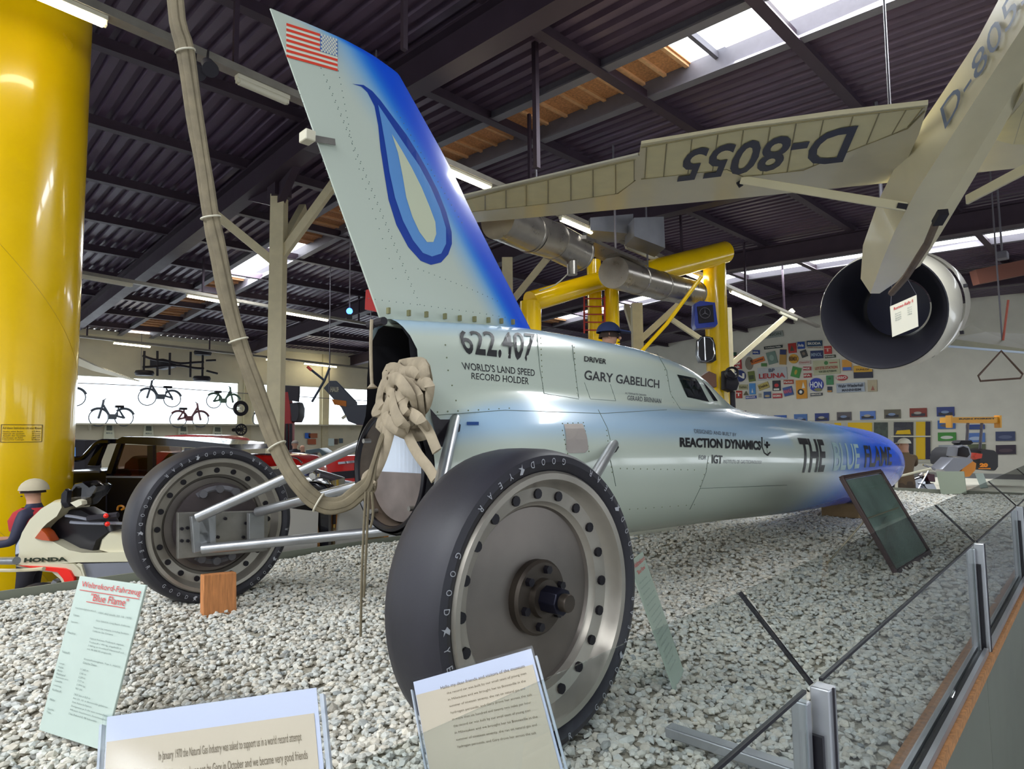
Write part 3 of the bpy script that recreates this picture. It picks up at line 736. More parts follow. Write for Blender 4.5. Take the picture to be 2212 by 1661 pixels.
icf = np.array([(0, 11, 5), (0, 5, 1), (0, 1, 7), (0, 7, 10), (0, 10, 11), (1, 5, 9), (5, 11, 4), (11, 10, 2), (10, 7, 6), (7, 1, 8), (3, 9, 4), (3, 4, 2), (3, 2, 6), (3, 6, 8), (3, 8, 9), (4, 9, 5), (2, 4, 11), (6, 2, 10), (8, 6, 7), (9, 8, 1)])
def pebbles(name, P, R, parent=None, kind='stuff'):
    n = len(P); s = R[:, None]*np.stack([rng.uniform(.8, 1.45, n), rng.uniform(.7, 1.1, n), rng.uniform(.45, .8, n)], 1)
    v = ico[None]*(1+rng.uniform(-.22, .22, (n, 12, 1)))*s[:, None]
    a = rng.uniform(0, 6.28, n); t = rng.normal(0, .28, n); ca, sa, ct, st_ = np.cos(a), np.sin(a), np.cos(t), np.sin(t)
    x, y, z = v[..., 0], v[..., 1], v[..., 2]
    y, z = y*ct[:, None]-z*st_[:, None], y*st_[:, None]+z*ct[:, None]
    x, y = x*ca[:, None]-y*sa[:, None], x*sa[:, None]+y*ca[:, None]
    v = np.stack([x, y, z], 2)+P[:, None]
    me = bpy.data.meshes.new(name); me.vertices.add(n*12); me.vertices.foreach_set('co', v.reshape(-1).astype('f'))
    f = (icf[None]+np.arange(n)[:, None, None]*12).reshape(-1)
    me.loops.add(len(f)); me.loops.foreach_set('vertex_index', f.astype('i')); me.polygons.add(len(f)//3)
    me.polygons.foreach_set('loop_start', np.arange(0, len(f), 3, dtype='i')); me.polygons.foreach_set('loop_total', np.full(len(f)//3, 3, 'i'))
    c = np.ones((n, 12, 4)); g = rng.uniform(.50, .69, n); wm = rng.uniform(-.035, .03, n)
    g[rng.random(n) < .06] *= .5
    c[..., 0] = (g*1.03+wm)[:, None]; c[..., 1] = g[:, None]; c[..., 2] = (g*.89-wm)[:, None]
    me.update(calc_edges=True); me.validate(); me.shade_flat()
    at = me.color_attributes.new('tone', 'FLOAT_COLOR', 'POINT'); at.data.foreach_set('color', c.reshape(-1).astype('f'))
    me.materials.append(m_peb); o = bpy.data.objects.new(name, me); COL.objects.link(o)
    if parent: o.parent = parent; o.matrix_parent_inverse = parent.matrix_world.inverted() if False else Matrix.Translation(-ORG[parent.name])
    if kind: o['kind'] = kind
    return o
def scatter(n, x0, x1, y0, y1, r0, r1, up=0):
    x = rng.uniform(x0, x1, n); y = rng.uniform(y0, y1, n); lim = -2.171+.0485*(x+.169)+.07; k = y > lim; x, y = x[k], y[k]
    z = np.array([gz(a, b_) for a, b_ in zip(x, y)])+rng.uniform(-.009, .006, len(x))+up
    return np.stack([x, y, z], 1), rng.uniform(r0, r1, len(x))
PA_, RA_ = scatter(62000, -2.6, 2.6, -2.3, 2.25, .009, .0165)
PB_, RB_ = scatter(30000, 2.6, 10.3, -2.2, 2.25, .013, .022)
pebbles('white_gravel', np.concatenate([PA_, PB_]), np.concatenate([RA_, RB_]), bed)
PC_, RC_ = scatter(270, -1.2, .6, -2.0, -.4, .016, .022, .004)
for i in range(len(PC_)): pebbles('pebble', PC_[i:i+1], RC_[i:i+1], bed, kind=None)

m_ply = mat('plinth_panel', '#73776a', .45, nz=.06, ns=3)
m_chip = mat('chipboard_edge', '#b5804f', .8, nz=.4, ns=60)
m_prof = mat('aluminium_profile', '#b4b6ba', .32, .8, nz=.06)
pl = thing('plinth', 'grey-green panelled plinth with a chipboard edge holding the white gravel', 'plinth', (3.5, 0, FZ))
e0, e1 = V((-3.2, byb(-3.2)-.03, 0)), V((10.4, byb(10.4)-.03, 0))
xs_ = [-3.2, -.75, 1.7, 4.15, 6.6, 9.05, 10.4]
for a_, c_ in zip(xs_, xs_[1:]):
    B().prism([(a_+.002, byb(a_)-.038, FZ), (c_-.002, byb(c_)-.038, FZ), (c_-.002, byb(c_)-.038, -.035), (a_+.002, byb(a_)-.038, -.035)], (0, .02, 0)).build('front_panel', m_ply, pl, smooth=False)
B().prism([e0+V((0, -.012, -.035)), e1+V((0, -.012, -.035)), e1+V((0, -.012, 0)), e0+V((0, -.012, 0))], (0, .105, 0)).build('edge_board', m_chip, pl, smooth=False)
for (p, q) in (((-3.2, GY1+.02), (10.4, GY1+.02)), ((10.37, -1.66), (10.37, GY1)), ((-3.2, -2.3), (-3.2, GY1))):
    B().prism([(p[0], p[1], FZ), (q[0], q[1], FZ), (q[0], q[1], .03), (p[0], p[1], .03)], (.02, .02, 0)).build('side_panel', m_ply, pl, smooth=False)

# ---------------- glass barrier along the aisle
gb = thing('glass_barrier', 'low glass barrier with slanted top panes and aluminium posts along the gravel', 'barrier', (1, byb(1), 0))
m_gl = glassmat('clear_glass', (.90, .93, .93), .17, .004, .5); m_gask = m_black
posts = [-2.25, -.169, 1.913, 3.70, 5.55, 7.4, 9.25, 10.35]; TZ = .445
for k, x in enumerate(posts):
    y = byb(x)
    po = B(); po.box((x+.022, y-.012, TZ/2), (.036, .036, TZ)); po.box((x-.024, y+.012, TZ/2-.01), (.022, .03, TZ-.02))
    po = po.build('post', m_prof, gb, smooth=False, bevel=.003)
    B().box((x, y, TZ/2-.04), (.012, .034, TZ-.09)).build('gasket', m_gask, po, smooth=False)
    for dy in (-.0305, ): B().box((x+.022, y-.0305, TZ/2), (.006, .003, TZ)).build('groove', m_dark, po, smooth=False)
    if k and k < len(posts)-1: B().bar((x, y, TZ+.005), (x, y+.135, TZ+.152), .006, .008).build('pane_joint', m_gask, gb, smooth=False)
for x0, x1 in zip(posts, posts[1:]):
    a_, c_ = V((x0+.045, byb(x0), 0)), V((x1-.035, byb(x1), 0))
    for dy in (-.022, .016):
        B().bar(a_+V((0, dy, .014)), c_+V((0, dy, .014)), .015, .024).build('bottom_rail', m_prof, gb, smooth=False)
    B().bar(a_+V((0, -.003, .008)), c_+V((0, -.003, .008)), .022, .012).build('rail_seal', m_gask, gb, smooth=False)
    B().prism([a_+V((0, -.003, .02)), c_+V((0, -.003, .02)), c_+V((0, -.003, TZ)), a_+V((0, -.003, TZ))], (0, .006, 0)).build('upright_pane', m_gl, gb, smooth=False)
    B().bar(a_+V((0, 0, TZ+.002)), c_+V((0, 0, TZ+.002)), .007, .006).build('pane_edge', m_gask, gb, smooth=False)
    u0, u1 = V((x0+.008, byb(x0), TZ+.005)), V((x1-.008, byb(x1), TZ+.005))
    B().prism([u0, u1, u1+V((0, .13, .15)), u0+V((0, .13, .15))], (0, -.004, .004)).build('slanted_pane', m_gl, gb, smooth=False)
B().bar((.32, -1.55, .03), (.34, -2.15, .03), .045, .03).build('foot_rail', m_prof, gb, smooth=False, bevel=.004)

# ---------------- signs standing on the gravel
m_mint = mat('sign_mint', '#b4c2ba', .35, nz=.03, ns=8)
m_red = mat('red_print', '#c8373a', .5); m_grey = mat('grey_print', '#6f7d78', .6); m_paper = mat('paper_tan', '#bfb19a', .55, nz=.05, ns=5); m_lav = mat('paper_lilac', '#b7bccf', .45)
m_acr = glassmat('acrylic', (.96, .97, .98), .05, .08, .12)
def leaner(bl, br, h, tilt, sk=0):
    bl, br = V(bl), V(br); e = (br-bl).normalized(); n = V((0, 0, 1)).cross(e)
    T = V((0, 0, 1))*cos(radians(tilt))+n*sin(radians(tilt))+e*sk; return [bl, br, br+T*h, bl+T*h]
q = leaner((-1.002, -.031, -.01), (-.893, -.35, -.01), .49, 6, .2)
b = B(); slab(b, q, .008); sg = b.build('information_board', m_mint, smooth=False, label='pale green information board headed Weltrekord-Fahrzeug on the gravel at left', cat='sign', bevel=.002)
hd = B(); words(hd, 'Weltrekord-Fahrzeug', sub(q, .08, .97, .925, .972), .003); words(hd, '"Blue Flame"', sub(q, .27, .83, .858, .905), .003)
nrm = (q[1]-q[0]).cross(q[3]-q[0]).normalized()
for r in (sub(q, .07, .97, .912, .916), sub(q, .22, .81, .845, .849)): hd.add([p+nrm*.003 for p in r], [(0, 1, 2, 3)])
hd.build('heading', m_red, sg, smooth=False, fix=False)
tx = B()
L1 = [('Geschwindigkeitsrekord', .08, .40, .79), ('1001,452 km/h, 23. 10. 1970', .45, .93, .785), ('Fahrer:', .08, .17, .745), ('Gary Gabelich, Long Beach, California', .44, .94, .735), ('Sponsor:', .07, .18, .70),
      ('Natural Gas Industry, including Southern', .43, .95, .69), ('California Gas Company', .43, .74, .668), ('Maschine:', .06, .19, .63), ('Hybrid Raketen-Triebwerk, eigenes', .42, .92, .62), ('Treibstoff: 1 995 kg, eingefuellt in', .42, .9, .597), ('2 068 kg im Grundstoff Wasserstoff und', .42, .95, .575), ('mit 98 000 PS eingestellt', .42, .78, .553),
      ('Treibstoff:', .05, .17, .505), ('Stuetzfluessigkeit, Typ 1, H2O2', .41, .95, .49), ('Gleiche Daten', .41, .62, .468), ('Laenge', .06, .14, .43), ('Hoehe', .06, .14, .408), ('Breite', .06, .14, .386), ('Radstand', .06, .2, .364), ('Spurweite vorn', .06, .26, .342), ('Gewicht', .06, .18, .32), ('Leistung', .06, .18, .29), ('Kraftstoff', .06, .2, .262),
      ('11,60 m', .40, .52, .425), ('2,46 m', .40, .5, .40), ('2,29 m', .40, .5, .376), ('7,77 m', .40, .5, .352), ('2 994 kg', .4, .53, .328), ('98,1 kN', .4, .5, .304), ('28,3 km x 0,3 m', .4, .65, .268), ('Am 23. 10. in Bonneville gefahren', .4, .92, .244), ('Zum Rekord-Diplom', .4, .7, .22), ('Zweigweise je 2 Uhr zum vorlaeufigen', .4, .95, .196), ('998 km/h Hoechstwert, Zuverlaessigkeit', .4, .95, .172), ('Den Rekord 0, 98 Sekunden', .4, .82, .148), ('Bilder', .06, .15, .2), ('Quelle', .06, .16, .14), ('Text', .06, .13, .12)]
for s_, a0, a1, t0 in L1: words(tx, s_, sub(q, a0, a1, t0, t0+.013), .003)
tx.build('small_print', m_grey, sg, smooth=False, fix=False)
q = leaner((.673, -1.358, -.005), (1.062, -1.201, -.005), .46, 24, .3)
q = [q[0], q[0]+(q[1]-q[0])*.52, q[3]+(q[2]-q[3])*.62, q[3]]
b = B(); slab(b, q, .005); sg = b.build('information_board', mat('sign_film', '#9fae9f', .3), smooth=False, label='narrow pale board on a clear foot behind the near rear wheel', cat='sign')
hd = B(); words(hd, 'Weltrekord', sub(q, .08, .92, .93, .97), .003); words(hd, '"Blue Flame"', sub(q, .2, .8, .87, .905), .003); hd.build('heading', m_red, sg, smooth=False, fix=False)
tx = B(); random.seed(5)
for k in range(16): words(tx, random.choice(['Driver: Gary Gabelich, Long Beach', 'Natural Gas Industry including', 'World land speed record', 'rocket engine, hydrogen peroxide', 'weight, length and height']), sub(q, .1, random.uniform(.6, .92), .80-k*.045, .815-k*.045), .003)
tx.build('small_print', m_grey, sg, smooth=False, fix=False)
B().prism([q[0], q[1], q[1]+V((-.1, .2, .0)), q[0]+V((-.1, .2, 0))], (0, 0, .005)).build('clear_foot', m_acr, sg, smooth=False)
# framed picture
q = leaner((3.429, -1.356, -.01), (4.439, -1.321, -.01), .69, 28, .1)
fr = thing('framed_picture', 'dark-framed glazed picture leaning on a wire easel beside the blue nose', 'picture', q[0])
m_frame = mat('frame_brown', '#3a2723', .4)
for a_, c_ in ((0, 1), (1, 2), (2, 3), (3, 0)): B().bar(q[a_], q[c_], .03, .03, up=(q[1]-q[0]).cross(q[3]-q[0])).build('frame_side', m_frame, fr, smooth=False, bevel=.003)
b = B(); slab(b, sub(q, .02, .98, .03, .97), .006); b.build('picture', mat('print_teal', '#8ba096', .5, nz=.4, ns=3), fr, smooth=False)
nn = (q[1]-q[0]).cross(q[3]-q[0]).normalized(); slab(B(), q, .001)
b = B(); slab(b, [p+nn*.006 for p in sub(q, .02, .98, .03, .97)], .003); b.build('picture_glass', glassmat('picture_glass', (.95, .97, .96), .3, .01), fr, smooth=False)
b = B(); b.tube([bil(q, .02, .55), V((q[0].x-.05, q[0].y+.42, .0))], .006, 6); b.tube([bil(q, .9, .55), V((q[1].x-.05, q[1].y+.42, .0))], .006, 6); b.tube([bil(q, .02, .55), bil(q, .9, .55)], .006, 6); b.build('wire_easel', mat('wire', '#8f8873', .5, .4), fr)
# the two letters in acrylic holders close to the camera
def letter(px4, Ds, name, lab, lines, m2, text_top):
    q = [PD(x, y, D) for (x, y), D in zip(px4, Ds)]
    q[1] = PP(px4[1][0], px4[1][1], q[0], (q[2]-q[3]).cross(q[0]-q[3]).normalized())
    nn = (q[1]-q[0]).cross(q[3]-q[0]).normalized()
    t = thing('document_stand', lab, 'document', q[0])
    b = B(); slab(b, [p-nn*.003 for p in q], .002); b.build('acrylic_back', m_acr, t, smooth=False)
    b = B(); slab(b, [p+nn*.004 for p in q], .002); b.build('acrylic_front', m_acr, t, smooth=False)
    for s0, s1 in ((-.012, .0), (1.0, 1.018)):
        b = B(); slab(b, [p+nn*.004 for p in sub(q, s0, s1, 0, .93)], .01); b.build('acrylic_side', mat('acrylic_edge', '#b9c2cf', .2, alpha=.6), t, smooth=False)
    b = B(); slab(b, sub(q, .015, .985, .0, .985), .0008); p1 = b.build('backing_paper', m_lav, t, smooth=False)
    b = B(); slab(b, [p+nn*.0008 for p in sub(q, .02, .965, .0, m2)], .0004); b.build('letter', m_paper, t, smooth=False)
    tx = B()
    for s_, a0, a1, t0, t1 in lines: words(tx, s_, sub(q, a0, a1, t0, t1), .0016)
    tx.build('handwriting', mat('ink_brown', '#6e6048', .6), t, smooth=False, fix=False)
    mid = bil(q, .5, .1)
    for s_ in (.1, .9):
        a_ = bil(q, s_, .3)-nn*.006; B().bar(a_, V((a_.x+.05, a_.y+.08, -.01)), .02, .004).build('stand_leg', m_acr, t, smooth=False)
    return t
letter([(205, 1870), (720, 1800), (690, 1480), (225, 1545)], [.80, .80, .9, .9], 'a', 'wide beige letter signed to Dear Friends in an acrylic stand, front left', [('Dear Friends,', .10, .27, .50, .56), ('In January 1970 the Natural Gas Industry was asked to support us in a world record attempt', .26, .90, .60, .68), ('and the record was set by Gary in October and we became very good friends', .28, .92, .47, .55)], .80, .6)
LB = [('Hallo my dear friends and visitors of the museum', .22, .90, .872, .90)]
for k in range(9): LB.append((['the record car was built by our small team of young men', 'in Milwaukee and we brought her to Bonneville in the', 'summer of nineteen seventy, she ran on natural gas and', 'hydrogen peroxide, and Gary drove her across the salt', 'at more than six hundred and twenty two miles per hour'][k % 5], .26, .9-.02*(k % 3), .83-k*.045, .85-k*.045))
tB = letter([(945, 1790), (1250, 1770), (1150, 1395), (888, 1470)], [.93, .93, 1.05, 1.05], 'b', 'portrait beige letter in an acrylic stand in front of the near rear wheel', LB, .885, .7)
# ================================================================ LAMPS ON CABLE TRAYS
m_tray = m_rail
def lampline(name, z, pts, lamps, rods, x_end, D0):
    A, Z = PZ(*pts[0], z), PZ(*pts[1], z); d_ = (Z-A).normalized()
    t = thing('cable_tray', D0[0], 'cable tray', A)
    p, q = A-d_*D0[1], A+d_*x_end
    b = B(); b.bar(p, q, .14, .02); b.bar(p+V((0, .065, .04)), q+V((0, .065, .04)), .012, .07); b.bar(p+V((0, -.065, .04)), q+V((0, -.065, .04)), .012, .07); b.build('tray', m_tray, t, smooth=False)
    for i, r in enumerate(rods):
        P = A+d_*r; top = V((P.x, P.y, roofz(P.y)-.02)); B().bar(P+V((0, 0, .01)), top, .05, .05, up=(1, 0, 0)).build('hanger', m_steel, t, smooth=False)
    for k, (a_, c_, on) in enumerate(lamps):
        P, Q = PZ(*a_, z-.09), PZ(*c_, z-.09); P = A+d_*(P-A).dot(d_)+V((0, 0, -.03)); Q = A+d_*(Q-A).dot(d_)+V((0, 0, -.03))
        l = thing('fluorescent_lamp', D0[2][k], 'lamp', (P+Q)/2, 'fluorescent lamps under the cable trays')
        u = (Q-P).normalized()
        B().bar(P, Q, .09, .05).build('lamp_housing', m_lampw, l, smooth=False, bevel=.006)
        B().cyl(P+u*.03-V((0, 0, .045)), Q-u*.03-V((0, 0, .045)), .042, 12).build('lamp_tube', m_tube if on else m_lampw, l)
        for e in (P+u*.015, Q-u*.015): B().box(e-V((0, 0, .045)), (.03, .05, .05)).build('lamp_socket', m_lampw, l, smooth=False)
lampline('r1', 4.9, ((243, 42), (1563, 618)),
  [((-60, -90), (243, 42), 1), ((537, 157), (650, 207), 0), ((945, 332), (1083, 402), 1), ((1228, 470), (1298, 499), 1), ((1375, 530), (1490, 588), 0), ((1503, 584), (1563, 618), 1), ((1600, 628), (1652, 658), 1), ((1690, 675), (1722, 692), 0)],
  [-1.9, 1.2, 6.4, 9.2, 12.3, 16.5, 20.0], 24, ('perforated cable tray with lamps running over the record car', 4,
  ['lit fluorescent lamp at top left beside the yellow column', 'unlit white fluorescent lamp left of the tail fin', 'lit fluorescent lamp just right of the tail fin', 'lit fluorescent lamp over the silver air duct', 'unlit fluorescent lamp below the ventilation unit', 'lit fluorescent lamp by the yellow tower', 'lit fluorescent lamp right of the yellow tower', 'unlit fluorescent lamp left of the black jet intake']))
lampline('r2', 5.0, ((165, 590), (725, 690)),
  [((165, 590), (300, 615), 0), ((425, 634), (535, 655), 1), ((632, 672), (725, 690), 1)], [-.8, 3.2, 9], 22, ('brown cable tray over the black off-road car', 4,
  ['unlit fluorescent lamp beside the yellow column', 'lit fluorescent lamp behind the webbing strap', 'lit fluorescent lamp right of the cream post, near the blue light']))
lampline('r3', 4.7, ((262, 738), (750, 792)),
  [((120, 722), (172, 727), 1), ((262, 738), (350, 746), 1), ((606, 773), (636, 778), 1), ((690, 782), (750, 791), 1)], [-1.2, 3.6, 7.4, 10.2, 14], 16, ('far cable tray along the window wall', 6,
  ['lit fluorescent lamp half hidden by the yellow column', 'lit fluorescent lamp above the hanging chassis', 'lit fluorescent lamp just right of the cream post base', 'lit fluorescent lamp above the helicopter tail']))

# ================================================================ CREAM POSTS WITH BRACES
def post(base, topz, s, lab, braces, rot=45):
    bx, by = base; t = thing('roof_post', lab, 'post', (bx, by, FZ), 'cream timber posts under the roof')
    R = Matrix.Rotation(radians(rot), 3, 'Z')
    B().box((bx, by, (FZ+topz)/2), (s, s, topz-FZ), R).build('shaft', m_cream, t, smooth=False, bevel=.006)
    for (z0, dx, dy, dz) in braces:
        B().bar((bx, by, z0), (bx+dx, by+dy, z0+dz), s*.55, s*.6, up=(0, 0, 1)).build('brace', m_cream, t, smooth=False, bevel=.005)
    return t
z_r = roofz(9)-.6
b = B(); b.box((4.05, 9.15, 6.0), (.34, .34, .85)); b.build('post_head', m_steel, kind='structure', smooth=False)
for q_ in ((3.9, 8.1), (3.9, 10.2)): B().bar((4.05, 9.15, 5.55), (q_[0], q_[1], roofz(q_[1])-.5), .14, .3).build('haunch', m_steel, kind='structure', smooth=False)
post((4.05, 9.15), 5.62, .26, 'tall cream post left of the tail fin, seen against the dark roof', [(4.35, .85, -.95, 1.75), (4.25, -.95, .75, 1.0), (4.5, 1.0, 1.0, 1.4)])
post((9.6, 8.5), 5.3, .26, 'cream post half hidden behind the tail fin', [(4.1, .85, -.85, 1.45), (4.1, -.85, .85, 1.4)])
post((14.4, 8.0), 4.75, .30, 'cream post behind the top of the record car cockpit', [(3.6, 1.2, -1.15, 1.5), (3.6, 1.15, 1.15, 1.4)])
post((19.2, 7.6), 5.2, .26, 'cream post behind the yellow tower', [(3.2, 1.6, -1.6, 1.9), (3.5, -1.5, 1.5, 1.5)])
# slim dark hangers that cross the picture
for k, (x, y, D, w_) in enumerate([(873, 60, 6.2, .05), (1158, 250, 9, .07)]):
    P = PD(x, y, D); B().box((P.x, P.y, (roofz(P.y)+4.6)/2), (w_, w_, roofz(P.y)-4.6)).build('roof_hanger', m_steel, smooth=False, label=['dark vertical hanger right behind the tail fin top', 'dark vertical hanger right of the fin, in front of the boarded roof light'][k], cat='hanger')

# ================================================================ YELLOW COLUMN, LEFT
m_yel = mat('yellow_lacquer', '#f4c800', .22, coat=.5, nz=.06, ns=2)
yc = PD(-6, 700, 6.6); yc.z = FZ
cl = B().lathe(yc, (0, 0, 1), [(.70, 0), (.70, 7.0)], 72, (1, 1)).build('column', m_yel, label='thick glossy yellow column at the left edge', cat='column')
pv = (CAMP-yc); pv.z = 0; pv.normalize(); al = atan2(pv.y, pv.x)
def cylpt(ang, z, r=.703): return V((yc.x+r*cos(ang), yc.y+r*sin(ang), z))
def cyl_words(b, s, a0, a1, z0, z1, r=.7035):
    vs, fs, _ = text2d(s, .01); b.add([cylpt(a0+(a1-a0)*x, z0+(z1-z0)*y, r) for x, y in vs], fs)
b = B()
def az(px_, py_):      # angle and height on the column of a pixel
    r = ray(px_, py_); o = CAMP-yc; a_ = r.x**2+r.y**2; b_ = 2*(o.x*r.x+o.y*r.y); c_ = o.x**2+o.y**2-.49
    t = (-b_-sqrt(max(b_*b_-4*a_*c_, 0)))/(2*a_); p = CAMP+r*t; return atan2(p.y-yc.y, p.x-yc.x), p.z
(a0, zt_), (a1, zb_) = az(3, 917), az(90, 954)
for (p, q_) in (((a0, zt_), (a1, zt_)), ((a0, zb_), (a1, zb_)), ((a0, zt_), (a0, zb_)), ((a1, zt_), (a1, zb_))):
    b.tube([cylpt(p[0]+(q_[0]-p[0])*k/8, p[1]+(q_[1]-p[1])*k/8, .702) for k in range(9)], .0035, 4)
f = lambda s: a0+(a1-a0)*s; g = lambda t: zb_+(zt_-zb_)*t
cyl_words(b, 'Auf diesen Stahlrohren ruht unser Museum', f(.03), f(.97), g(.74), g(.88))
for k, (l_, r_) in enumerate([('Hoehe ueber Boden', '6,20 Meter'), ('Gewicht der Stuetzen', '38 Tonnen'), ('Anzahl der Stuetzen', '24 Stueck'), ('Durchmesser der Rohre', '1400 mm'), ('Gesamte Laenge', '52 Meter')]):
    cyl_words(b, l_, f(.04), f(.5+.03*(k % 3)), g(.56-.12*k), g(.65-.12*k)); cyl_words(b, r_, f(.72), f(.95), g(.56-.12*k), g(.65-.12*k))
b.build('printed_notice', mat('olive_print', '#6b5310', .6), cl, smooth=False, fix=False)
sb_ = B()
for (z0, a_0) in ((3.6, al+.2), (1.3, al-.1)): sb_.tube([cylpt(a_0+k*.09-1.2, z0-k*.075, .7) for k in range(28)], .0025, 4)
sb_.build('spiral_weld', mat('yellow_seam', '#c79f08', .4), cl)

# ================================================================ YELLOW TOWER, DUCTS, VENTILATION
def tube2(a_, c_, r, n=24): return B().cyl(a_, c_, r, n)
yt = thing('yellow_tower', 'yellow steel tower of thick pipes behind the air duct', 'tower', PD(1545, 900, 16))
A_ = PD(1542, 552, 16); B().cyl(V((A_.x, A_.y, FZ)), A_+V((0, 0, .05)), .27, 28).build('upright', m_yel, yt)
B().cyl(PD(1360, 600, 14), PD(1565, 545, 16.0), .27, 28).build('top_pipe', m_yel, yt)
A1 = PD(1146, 652, 12.2); A2 = PD(1335, 596, 13.8); B().cyl(A1, A2, .2, 24).build('side_pipe', m_yel, yt)
for x_ in (1283, 1320):
    P = PD(x_, 588, 13.6); B().cyl(V((P.x, P.y, FZ)), P+V((0, 0, .25)), .15, 20).build('upright', m_yel, yt)
P = PD(1143, 690, 12.2); B().cyl(V((P.x, P.y, FZ)), A1, .2, 20).build('upright', m_yel, yt)
lad = B()
for x_ in (1262, 1306): lad.tube([PD(x_, 640, 13.2), PD(x_, 720, 13.2)], .02, 6)
for k in range(5): lad.tube([PD(1262, 645+17*k, 13.2), PD(1306, 645+17*k, 13.2)], .014, 6)
lad.build('ladder_cage', mat('red_rail', '#a52a22', .5), yt)
m_duct = mat('spiral_duct', '#a8a298', .28, .9, nz=.1, ns=6)
du = thing('air_duct', 'round silver spiral air duct below the glider wing', 'duct', PD(1300, 560, 12))
for (a_, c_, Da, Dc) in [((1075, 472), (1145, 503), 9.3, 10.0), ((1147, 504), (1195, 520), 10.0, 10.7), ((1197, 521), (1250, 548), 10.7, 11.3), ((1325, 588), (1375, 603), 12.0, 13.0), ((1377, 604), (1425, 617), 13.0, 14.0), ((1427, 618), (1500, 634), 14.0, 15.6)]:
    d1 = B().cyl(PD(*a_, Da), PD(*c_, Dc), .30, 32).build('duct_section', m_duct, du)
    B().lathe(PD(*c_, Dc), PD(*c_, Dc)-PD(*a_, Da), [(.30, -.03), (.312, -.02), (.312, .02), (.30, .03)], 32).build('duct_collar', m_duct, du)
vu = thing('ventilation_unit', 'grey sheet-metal ventilation unit hanging under the glider wing', 'ventilation', PD(1320, 560, 11.5))
q4 = [PD(1205, 556, 10.8), PD(1268, 580, 10.8), PD(1400, 545, 12.6), PD(1320, 512, 12.6)]
zz = sum(p.z for p in q4)/4
B().prism([V((p.x, p.y, zz)) for p in q4], (0, 0, .06)).build('tray', m_duct, vu, smooth=False)
B().prism([PD(1370, 510, 12.4), PD(1437, 536, 12.9), PD(1434, 468, 12.9), PD(1370, 470, 12.4)], (.4, .5, 0)).build('cabinet', mat('zinc', '#9a9ba0', .35, .7, nz=.12, ns=3), vu, smooth=False)
B().prism([PD(1275, 497, 12.3), PD(1368, 505, 12.9), PD(1368, 462, 12.9), PD(1275, 470, 12.3)], (.4, .5, 0)).build('cabinet', MATS['zinc'], vu, smooth=False)
P = PD(1236, 585, 10.9); B().cyl(P-V((0, 0, .07)), P+V((0, 0, .16)), .085, 20).build('spotlight', m_duct, vu)
b = B(); b.tube(smooth_path([PD(1228, 590, 10.9), PD(1200, 615, 11), PD(1165, 628, 11.2)]), .012, 5); b.build('cable', m_lampw, vu)
# blue lamp and red panel left of the fin
P = PD(755, 672, 11.5); bl = thing('blue_lamp', 'small glowing blue lamp hanging left of the tail fin base', 'lamp', P)
B().ball(P, .055, 16, 10).build('bulb', mat('blue_glow', (.03, .12, 1), .3, emit=7), bl)
B().cyl(P+V((0, 0, .04)), V((P.x, P.y, roofz(P.y))), .012, 6).build('cord', m_steel_l, bl)
B().cyl(P-V((0, 0, .06)), P-V((0, 0, .14)), .05, 12).build('lamp_cap', m_dark, bl)
qd = [PD(788, 668, 9), PD(830, 676, 9), PD(830, 622, 9), PD(790, 626, 9)]
qd_obj = B().prism(qd, (.03, .03, 0)).build('red_sign', mat('red_plate', '#d8221c', .4), label='plain red sign just behind the base of the tail fin', cat='sign', smooth=False)
# spotlights on the tray at top left
for (x, y, n_) in ((428, 158, 'near'), (455, 150, 'far')):
    P = PD(x, y, 4.6); s_ = thing('spotlight', 'dark spotlight beside the webbing strap, %s one' % ('left' if n_ == 'near' else 'right'), 'spotlight', P)
    B().cyl(P, P+V((.02, .12, .10)), .055, 18, .045).build('lamp_can', m_dark, s_)
    B().bar(P+V((.01, .1, .08)), PZ(x-5, y-45, 4.9)+V((0, 0, -.02)), .02).build('bracket', m_dark, s_, smooth=False)

def hang(t, P, r=.012, name='hanging_wire', m_=None):
    P = V(P); return B().cyl(P, V((P.x, P.y, roofz(P.y)-.02)), r, 6).build(name, m_ or m_steel_l, t)
hang(qd_obj, PD(810, 628, 9.02)); hang(du, PD(1160, 508, 10.2), .02); hang(du, PD(1400, 606, 13.4), .02); hang(vu, PD(1330, 545, 12.2), .02)
# ================================================================ GLIDER
def o2s(x, y, z=0): return _h((x, y, z))
m_gli = mat('glider_cream', '#d5cba6', .35, coat=.3, nz=.06, ns=3)
m_fab = mat('glider_fabric', '#e2d6a4', .6, nz=.06, ns=6, emit=0)
m_navy = mat('navy_letters', '#1f2740', .5)
m_rib = mat('wing_rib', '#8c8058', .6)
gl = thing('glider', 'cream vintage glider marked D-8055 hanging under the roof at right', 'glider', PD(1930, 500, 7.5))
Wd = o2s(-.911, .412, .064).normalized(); Cd = o2s(-.412, -.911, -.03).normalized(); WN = Wd.cross(Cd).normalized()
if WN.z > 0: WN = -WN            # points down
W0 = PD(1940, 393, 7.0)
def wp(x, y, off=0): return PP(x, y, W0+WN*off, WN)
outl = [(1937, 393), (1600, 428), (1300, 456), (1105, 474), (960, 486), (930, 478), (940, 452), (1003, 428), (1100, 403), (1250, 368), (1381, 338), (1385, 311), (1600, 275), (1800, 249), (2005, 226), (1985, 290)]
top_ = [wp(x, y) for x, y in outl]
th = [.13, .13, .11, .08, .03, .02, .02, .02, .02, .03, .04, .03, .03, .04, .04, .10]
b = B(); n = len(outl); b.add(top_+[p-WN*t for p, t in zip(top_, th)], [tuple(range(n)), tuple(range(n, 2*n))[::-1]]+[(i, (i+1) % n, n+(i+1) % n, n+i) for i in range(n)])
b.build('left_wing', m_gli, gl, smooth=False)
